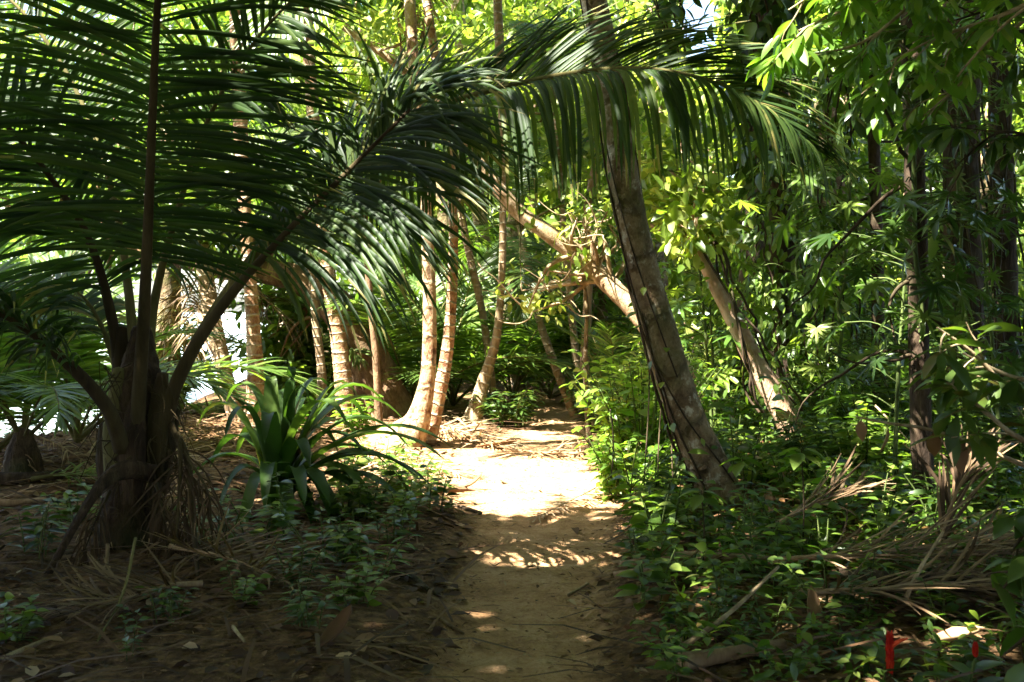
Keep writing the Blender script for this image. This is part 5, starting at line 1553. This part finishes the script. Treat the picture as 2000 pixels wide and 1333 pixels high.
mb = MB()
p = scatter_ground(26000, -6.5, 7, 4.2, 17, lambda x, y: (np.abs(x) < 0.5 * y) * np.where(path_d(x, y) < 0.9, 0.13, np.where(path_d(x, y) < 1.5, 0.6, 0.9)) * np.where((y < 8.8) & (x < -0.6), 0.3 + 0.6 * (wob(x * 2.2, y * 2.2) > 0.1), 1.0) * (1 - shore(x, y)))
n = len(p)
_a = rng.uniform(0, 6.283, n)
D = unit(np.stack([np.cos(_a), np.sin(_a), rng.normal(0.05, 0.14, n)], 1))
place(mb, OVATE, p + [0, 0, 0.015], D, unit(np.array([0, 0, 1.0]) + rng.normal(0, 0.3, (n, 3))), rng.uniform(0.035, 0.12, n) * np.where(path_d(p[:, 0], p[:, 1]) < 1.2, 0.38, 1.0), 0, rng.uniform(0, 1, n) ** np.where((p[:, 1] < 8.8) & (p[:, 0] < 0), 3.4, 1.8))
p = scatter_ground(5000, -6.5, 7, 4.2, 17, lambda x, y: (np.abs(x) < 0.5 * y) * np.where(path_d(x, y) < 1.0, 0.4, 0.9) * (1 - shore(x, y)))
n = len(p)
_a = rng.uniform(0, 6.283, n)
D = unit(np.stack([np.cos(_a), 0.7 * np.sin(_a), rng.normal(0.03, 0.06, n)], 1))
tw = (np.array([[0, 0.02, 0], [0.5, 0.025, 0.03], [1, 0.008, 0], [1, -0.008, 0], [0.5, -0.025, 0.03], [0, -0.02, 0], [0.5, 0, 0.05]]), [np.array([[0, 1, 6], [1, 2, 6], [2, 3, 6], [3, 4, 6], [4, 5, 6], [5, 0, 6]])])
place(mb, tw, p + [0, 0, 0.012], D, np.array([0, 0, 1.0]), rng.uniform(0.06, 0.35, n) * np.where(path_d(p[:, 0], p[:, 1]) < 1.1, 0.45, 1.0), 0, rng.uniform(0, 0.7, n))
# crumbs on the path
p = scatter_ground(15000, -2.5, 2.5, 4.3, 12, lambda x, y: np.where(path_d(x, y) < 1.5, 0.12 + 0.6 * smooth(0.45, 1.2, path_d(x, y)) + 0.25 * (wob(x * 4, y * 4) > 0.35), 0.2))
n = len(p)
place(mb, LANCE, p + [0, 0, 0.006], unit(np.stack([rng.normal(0, 1, n), rng.normal(0, 1, n), rng.normal(0.05, 0.2, n)], 1)), unit(np.array([0, 0, 1.0]) + rng.normal(0, 0.5, (n, 3))), 0.012 + 0.05 * rng.uniform(0, 1, n) ** 3, 0, rng.uniform(0.1, 1, n))
# long dry leaflets
p = scatter_ground(2000, -6.5, 7, 4.2, 17, lambda x, y: (np.abs(x) < 0.5 * y) * (path_d(x, y) > 1.3) * (1 - shore(x, y)))
n = len(p)
_a = rng.uniform(0, 6.283, n)
D = unit(np.stack([np.cos(_a), 0.6 * np.sin(_a), rng.normal(0.08, 0.08, n)], 1))
strip = (np.array([[0, 0.012, 0], [0.4, 0.018, 0.06], [0.8, 0.01, 0.02], [1, 0, -0.05], [0.8, -0.01, 0.02], [0.4, -0.018, 0.06], [0, -0.012, 0]]), [np.array([[0, 6, 5, 1], [1, 5, 4, 2]])])
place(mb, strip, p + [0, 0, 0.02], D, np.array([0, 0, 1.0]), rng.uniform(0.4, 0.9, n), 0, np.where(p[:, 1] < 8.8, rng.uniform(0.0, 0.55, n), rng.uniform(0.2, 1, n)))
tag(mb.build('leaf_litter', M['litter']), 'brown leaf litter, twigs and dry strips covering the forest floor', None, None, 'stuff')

# ground cover on the right bank and in the middle distance
mb = MB()
p = scatter_ground(9500, 0.7, 9, 4.3, 20, lambda x, y: (x < 0.52 * y) * (path_d(x, y) > np.where(y < 8, 2.1, 1.7)) * (0.35 + 0.65 * (wob(x * 1.3, y * 1.3) > -0.1)) * np.where((y > 5.2) & (y < 6.4) & (x > 1.2), 0.2, 1.0) * np.where((np.abs(x - 1.62) < 0.4) & (y > 7.7) & (y < 8.8), 0.2, 1.0))
k = 6
n = len(p)
hgt = np.interp(p[:, 1], [4, 7, 12, 20], [0.12, 0.17, 0.42, 0.8])
Pp = np.repeat(p, k, 0) + np.stack([rng.normal(0, 0.07, n * k), rng.normal(0, 0.07, n * k), np.repeat(hgt, k) * rng.uniform(0.1, 1.1, n * k)], 1)
D = unit(np.stack([rng.normal(0, 1, n * k), rng.normal(0, 1, n * k), rng.normal(-0.1, 0.35, n * k)], 1))
place(mb, LANCE_HI, Pp[::2], D[::2], unit(np.array([0, 0, 1.0]) + rng.normal(0, 0.35, (len(Pp[::2]), 3))), rng.uniform(0.055, 0.125, len(Pp[::2])) * (0.8 + 0.03 * Pp[::2, 1]))
place(mb, OVATE_HI, Pp[1::2], D[1::2], unit(np.array([0, 0, 1.0]) + rng.normal(0, 0.35, (len(Pp[1::2]), 3))), rng.uniform(0.045, 0.1, len(Pp[1::2])) * (0.8 + 0.03 * Pp[1::2, 1]))
for kk in range(len(mb.m)):
    nf = len(mb.m[kk])
    k0 = len(LANCE_HI[1][0]) if kk == 0 else len(OVATE_HI[1][0])
    mb.m[kk] = np.repeat(rng.choice([0, 0, 1, 2, 2, 3, 4], nf // k0), k0)
tag(mb.build('ground_cover', [M['mid'], M['dark'], M['bright'], M['lime'], M['turning']]), 'mass of small green leaves covering the right bank', None, None, 'stuff')

# the far wood
mb = MB()
blobs = []
for k in range(330):
    y = rng.uniform(24, 44)
    x = rng.uniform(-0.10 * y, 0.62 * y)
    z = rng.uniform(0, 1) ** 0.85 * (0.30 * y + 1.2)
    blobs.append(((x, y, z), (1.9, 1.4, 1.5), 46))
crown(mb, blobs, OVATE, 0.34, 0, 7, True)
blobs = []
for k in range(90):
    y = rng.uniform(23, 40)
    x = rng.uniform(-0.52 * y, -0.1 * y)
    z = rng.uniform(3.6, 13)
    blobs.append(((x, y, z), (1.9, 1.6, 1.3), 50))
crown(mb, blobs, OVATE, 0.34, 0, 7, True)
tag(mb.build('distant_forest', M['wood']), 'sunlit mass of far forest leaves closing the view', None, None, 'stuff')

# thin stems of the far wood
for k in range(12):
    px = [655, 730, 905, 1030, 1100, 1230, 1290, 1440, 1590, 1660, 1760, 1850][k]
    d = 24 + (k * 37 % 11)
    w = 14 + (k * 13 % 9)
    pts, rad = px_path([(px, 780, w * 1.2), (px + rng.uniform(-8, 8), 550, w), (px + rng.uniform(-20, 20), 300, w * 0.9), (px + rng.uniform(-30, 30), 20, w * 0.8)], d)
    nm = ['behind the ringed coconuts', 'behind the thick brown trunk', 'behind the skirted palm', 'above the vanishing path', 'right of the vanishing path', 'under the leaning pale trunk', 'behind the arching frond tip', 'behind the fresh green sapling', 'behind the draped trunk', 'behind the ragged vine', 'behind the slim flaking trunk', 'behind the broadest dark trunk'][k]
    tree('forest_tree', 'thin distant forest tree ' + nm, pts, rad, 'bark_grey', [(pts[-1] + np.array([0, 0, 0.6]), (1.5, 1.3, 1.0), 70)], OVATE, 0.26, 'mid', group='thin trees of the far forest', branches=4, gaps=True, seg=8)

# ------------------------------------------------------------------ unseen roof of leaves, shaped to cast the shade over the path
LIT = [(0.36, 7.5, 0.55, 0.34), (-0.2, 5.95, 0.17, 0.13), (-0.04, 5.12, 0.22, 0.09), (0.0, 5.45, 0.1, 0.06), (0.25, 8.15, 0.5, 0.16), (-0.9, 7.05, 0.1, 0.05), (-2.25, 5.15, 0.3, 0.05), (1.1, 7.2, 0.25, 0.2), (1.9, 6.6, 0.3, 0.2), (2.0, 5.1, 0.25, 0.2), (2.6, 7.3, 0.4, 0.15), (1.6, 5.9, 0.2, 0.15), (0.95, 8.2, 0.25, 0.3), (2.75, 5.4, 0.3, 0.16), (3.2, 7.0, 0.6, 0.35), (1.5, 7.9, 0.3, 0.2), (3.4, 8.1, 0.4, 0.3), (2.3, 8.4, 0.3, 0.25), (1.85, 6.05, 0.2, 0.06), (3.1, 7.6, 0.25, 0.12), (3.05, 11.3, 0.6, 0.6), (3.5, 11.6, 0.4, 0.5)]


def shade(x, y):
    """how closed the leaf roof is above the sun ray that meets the ground at x, y"""
    nz = wob(x * 1.5 + 7, y * 1.5)
    s = np.zeros_like(x)
    s = np.where(y < 8.65 + 0.12 * wob(x * 2, y), 1.0, s)
    right = (x > 0.95 + 0.25 * wob(y * 1.3, x)) & (y >= 8.6)
    fz = np.sin(x * 6.1 + 2.3 * np.sin(y * 2.9)) * np.cos(y * 4.3 + 1.7 * np.sin(x * 3.3)) + 0.7 * nz
    s = np.where(right, np.where(fz > 0.22, 0.75, 0.0), s)
    s = np.where((x > 4.2) & (y > 8.6), np.where(fz > np.where(y > 17, 0.8, 0.25), 0.8, 0.0), s)
    s = np.where((x > 5.0) & (y > 8.6) & (y < 17), np.where(fz > -0.5, 0.95, 0.0), s)
    s = np.where((y < 8.65) & (x > 0.9) & (fz < -0.42), 0.0, s)
    s = np.where((x > 0.95) & (y > 13.5) & (x < 4.2), np.where(nz > 0.5, 0.6, 0.0), s)
    s = np.where((x < -2.0) & (y < 13.2), np.where(nz > -0.6, 1.0, 0.2), s)
    s = np.where((x < -4.2) & (y < 17), np.where(nz > -0.5, 1.0, 0.2), s)
    s = np.where((x > -1.8) & (x < 0.95) & (y > 13.6) & (y < 16.5), np.where(nz > 0.5, 0.5, 0.0), s)
    s = np.where((y > 8.65) & (y < 8.9) & (x > -0.6) & (x < 1.0), np.where(nz > 0.0, 0.6, 0), s)
    s = np.where((y > 8.9) & (y < 9.5) & (x > -0.9) & (x < 0.9), np.where(fz > 0.75, 0.35, 0), s)
    tline = np.abs(x - np.interp(y, [8.6, 9.2, 10.1, 11.2], [1.75, 2.15, 2.75, 3.2])) < 0.5
    s = np.where(tline & (y > 8.5) & (y < 10.4), np.where(fz > -0.7, 1.0, 0.0), s)
    for lx, ly, rx, ry in LIT:
        s = np.where(((x - lx) / (rx + 0.05)) ** 2 + ((y - ly) / (ry + 0.05)) ** 2 < 1, 0.0, s)
    return s


def canopy():
    stems = [(-6.2, 1.0), (-6.6, 5.4), (1.8, -2.6), (5.6, 3.2), (8.2, 10.0), (10.5, 17.0), (-1.5, -3.5)]
    labs = ['tree arching over from the left of the viewpoint', 'seaside tree roofing the young coconut palm from the left', 'tree behind the viewpoint shading the near path', 'tree at the right of the viewpoint shading the red ginger',
            'tree on the right outside the view shading the dark trunks', 'tree far to the right shading the back of the undergrowth', 'tree behind the viewpoint to its left, shading the foreground']
    n = 230000
    p = np.stack([rng.uniform(-17, 13, n), rng.uniform(-11, 19, n), rng.uniform(6.2, 10.6, n)], 1)
    z = p[:, 2]
    gx, gy = p[:, 0] - SUN[0] / SUN[2] * z, p[:, 1] - SUN[1] / SUN[2] * z
    ok = rng.uniform(0, 1, n) < shade(gx, gy)
    # nothing of this roof hangs into the view
    ok &= (p[:, 1] < 0.5) | (z > EYE + 0.285 * np.maximum(p[:, 1], 0) + 0.3) | (np.abs(p[:, 0]) > 0.5 * p[:, 1] + 0.5)
    p = p[ok]
    m = 60000  # unseen low walls of leaves added to cut side and back light
    q = np.stack([rng.uniform(-14, 12, m), rng.uniform(-9, 10, m), rng.uniform(0.6, 7.0, m)], 1)
    lim = 0.5 * np.maximum(q[:, 1], 0) + 1.6
    side = (q[:, 0] < -lim - 1.2) & (q[:, 0] > -lim - 4.5) | (q[:, 0] > lim) & (q[:, 0] < lim + 3.0) | (q[:, 1] < -3.5) & (np.abs(q[:, 0]) < 8)
    gx, gy = q[:, 0] - SUN[0] / SUN[2] * q[:, 2], q[:, 1] - SUN[1] / SUN[2] * q[:, 2]
    side &= rng.uniform(0, 1, m) < np.maximum(shade(gx, gy), 0.15)
    side &= wob(q[:, 0] * 0.9 + q[:, 2], q[:, 1] * 0.9 + q[:, 2] * 0.7) > -0.35
    p = np.concatenate([p, q[side]])
    st = np.array(stems)
    own = np.argmin((p[:, None, 0] - st[None, :, 0]) ** 2 + (p[:, None, 1] - st[None, :, 1]) ** 2, 1)
    for k, (sx, sy) in enumerate(stems):
        sel = p[own == k]
        b = np.array([sx, sy, ground_z(sx, sy)])
        root = thing('shade_tree', 'unseen tall broadleaf ' + labs[k], 'tree', b)
        mb = MB()
        hx = rng.uniform(-0.5, 0.5)
        tube(mb, [(0, 0, -0.1), (hx * 0.4, 0.1, 3.5), (hx, 0.2, 7.6)], [0.26, 0.2, 0.13], seg=14, n=40, bump=0.05)
        mb.build('trunk', M['bark_grey'], root)
        bb = MB()
        for j in range(14):
            if len(sel) == 0:
                break
            e = sel[int(rng.integers(0, len(sel)))] - b
            s0 = np.array([hx, 0.2, 7.4])
            line = b + s0 + (e - s0) * np.linspace(0, 1, 12)[:, None]
            if np.mean(shade(line[:, 0] - SUN[0] / SUN[2] * line[:, 2], line[:, 1] - SUN[1] / SUN[2] * line[:, 2]) < 0.3) > 0.15:
                continue
            tube(bb, [s0, (s0 + e) / 2 + [0, 0, -0.4], e], [0.06, 0.04, 0.01], seg=6, n=12, cap=False)
        if bb.v:
            bb.build("branch", M["bark_grey"], root)
        m = len(sel)
        cm = MB()
        place(cm, OVATE, sel - b, unit(rng.normal(0, 1, (m, 3)) * [1, 1, 0.4]), unit(SUN + rng.normal(0, 0.35, (m, 3))), rng.uniform(0.24, 0.38, m))
        cm.build('crown', M['mid'], root)


canopy()

# remove frond prototypes that no palm ended up using
for lst in FRONDS.values():
    for f in lst:
        if f.name not in _used_frond:
            for ch in list(f.children):
                bpy.data.objects.remove(ch)
            bpy.data.objects.remove(f)

# ------------------------------------------------------------------ light, sky, camera
w = bpy.data.worlds.new('World')
scene.world = w
w.use_nodes = True
nt = w.node_tree
bg = nt.nodes['Background']
sky = nt.nodes.new('ShaderNodeTexSky')
sky.sky_type = 'NISHITA'
sky.sun_disc = False
sky.sun_elevation = SUN_ELEV
sky.sun_rotation = SUN_AZ
sky.dust_density = 2.0
nt.links.new(sky.outputs[0], bg.inputs['Color'])
bg.inputs['Strength'].default_value = 0.07

sl = bpy.data.lights.new('sun', 'SUN')
sl.energy = 5.0
sl.angle = math.radians(0.55)
sl.color = (1.0, 0.955, 0.87)
so = bpy.data.objects.new('sun', sl)
COL.objects.link(so)
from mathutils import Vector
so.rotation_euler = Vector([float(-c) for c in SUN]).to_track_quat('-Z', 'Y').to_euler()

cam = bpy.data.cameras.new('camera')
cam.lens = 40.0
cam.sensor_width = 36.0
cam.sensor_fit = 'HORIZONTAL'
cam.shift_y = (HORIZON - 666.5) / 2000.0
cam.clip_end = 10000
cam.clip_start = 0.05
cam.dof.use_dof = True
cam.dof.focus_distance = 12.5
cam.dof.aperture_fstop = 7.0
co = bpy.data.objects.new('camera', cam)
co.location = (0, 0, EYE)
co.rotation_euler = (math.radians(90), 0, 0)
COL.objects.link(co)
scene.camera = co

scene.render.engine = 'CYCLES'
scene.view_settings.view_transform = 'Standard'
scene.view_settings.look = 'None'
scene.view_settings.exposure = 3.35
scene.view_settings.gamma = 1.0
c = scene.cycles
c.use_denoising = True
c.max_bounces = 7
c.diffuse_bounces = 5
c.glossy_bounces = 2
c.transmission_bounces = 4
c.use_adaptive_sampling = True
c.adaptive_threshold = 0.015
c.sample_clamp_indirect = 6.0
c.caustics_reflective = False
c.caustics_refractive = False
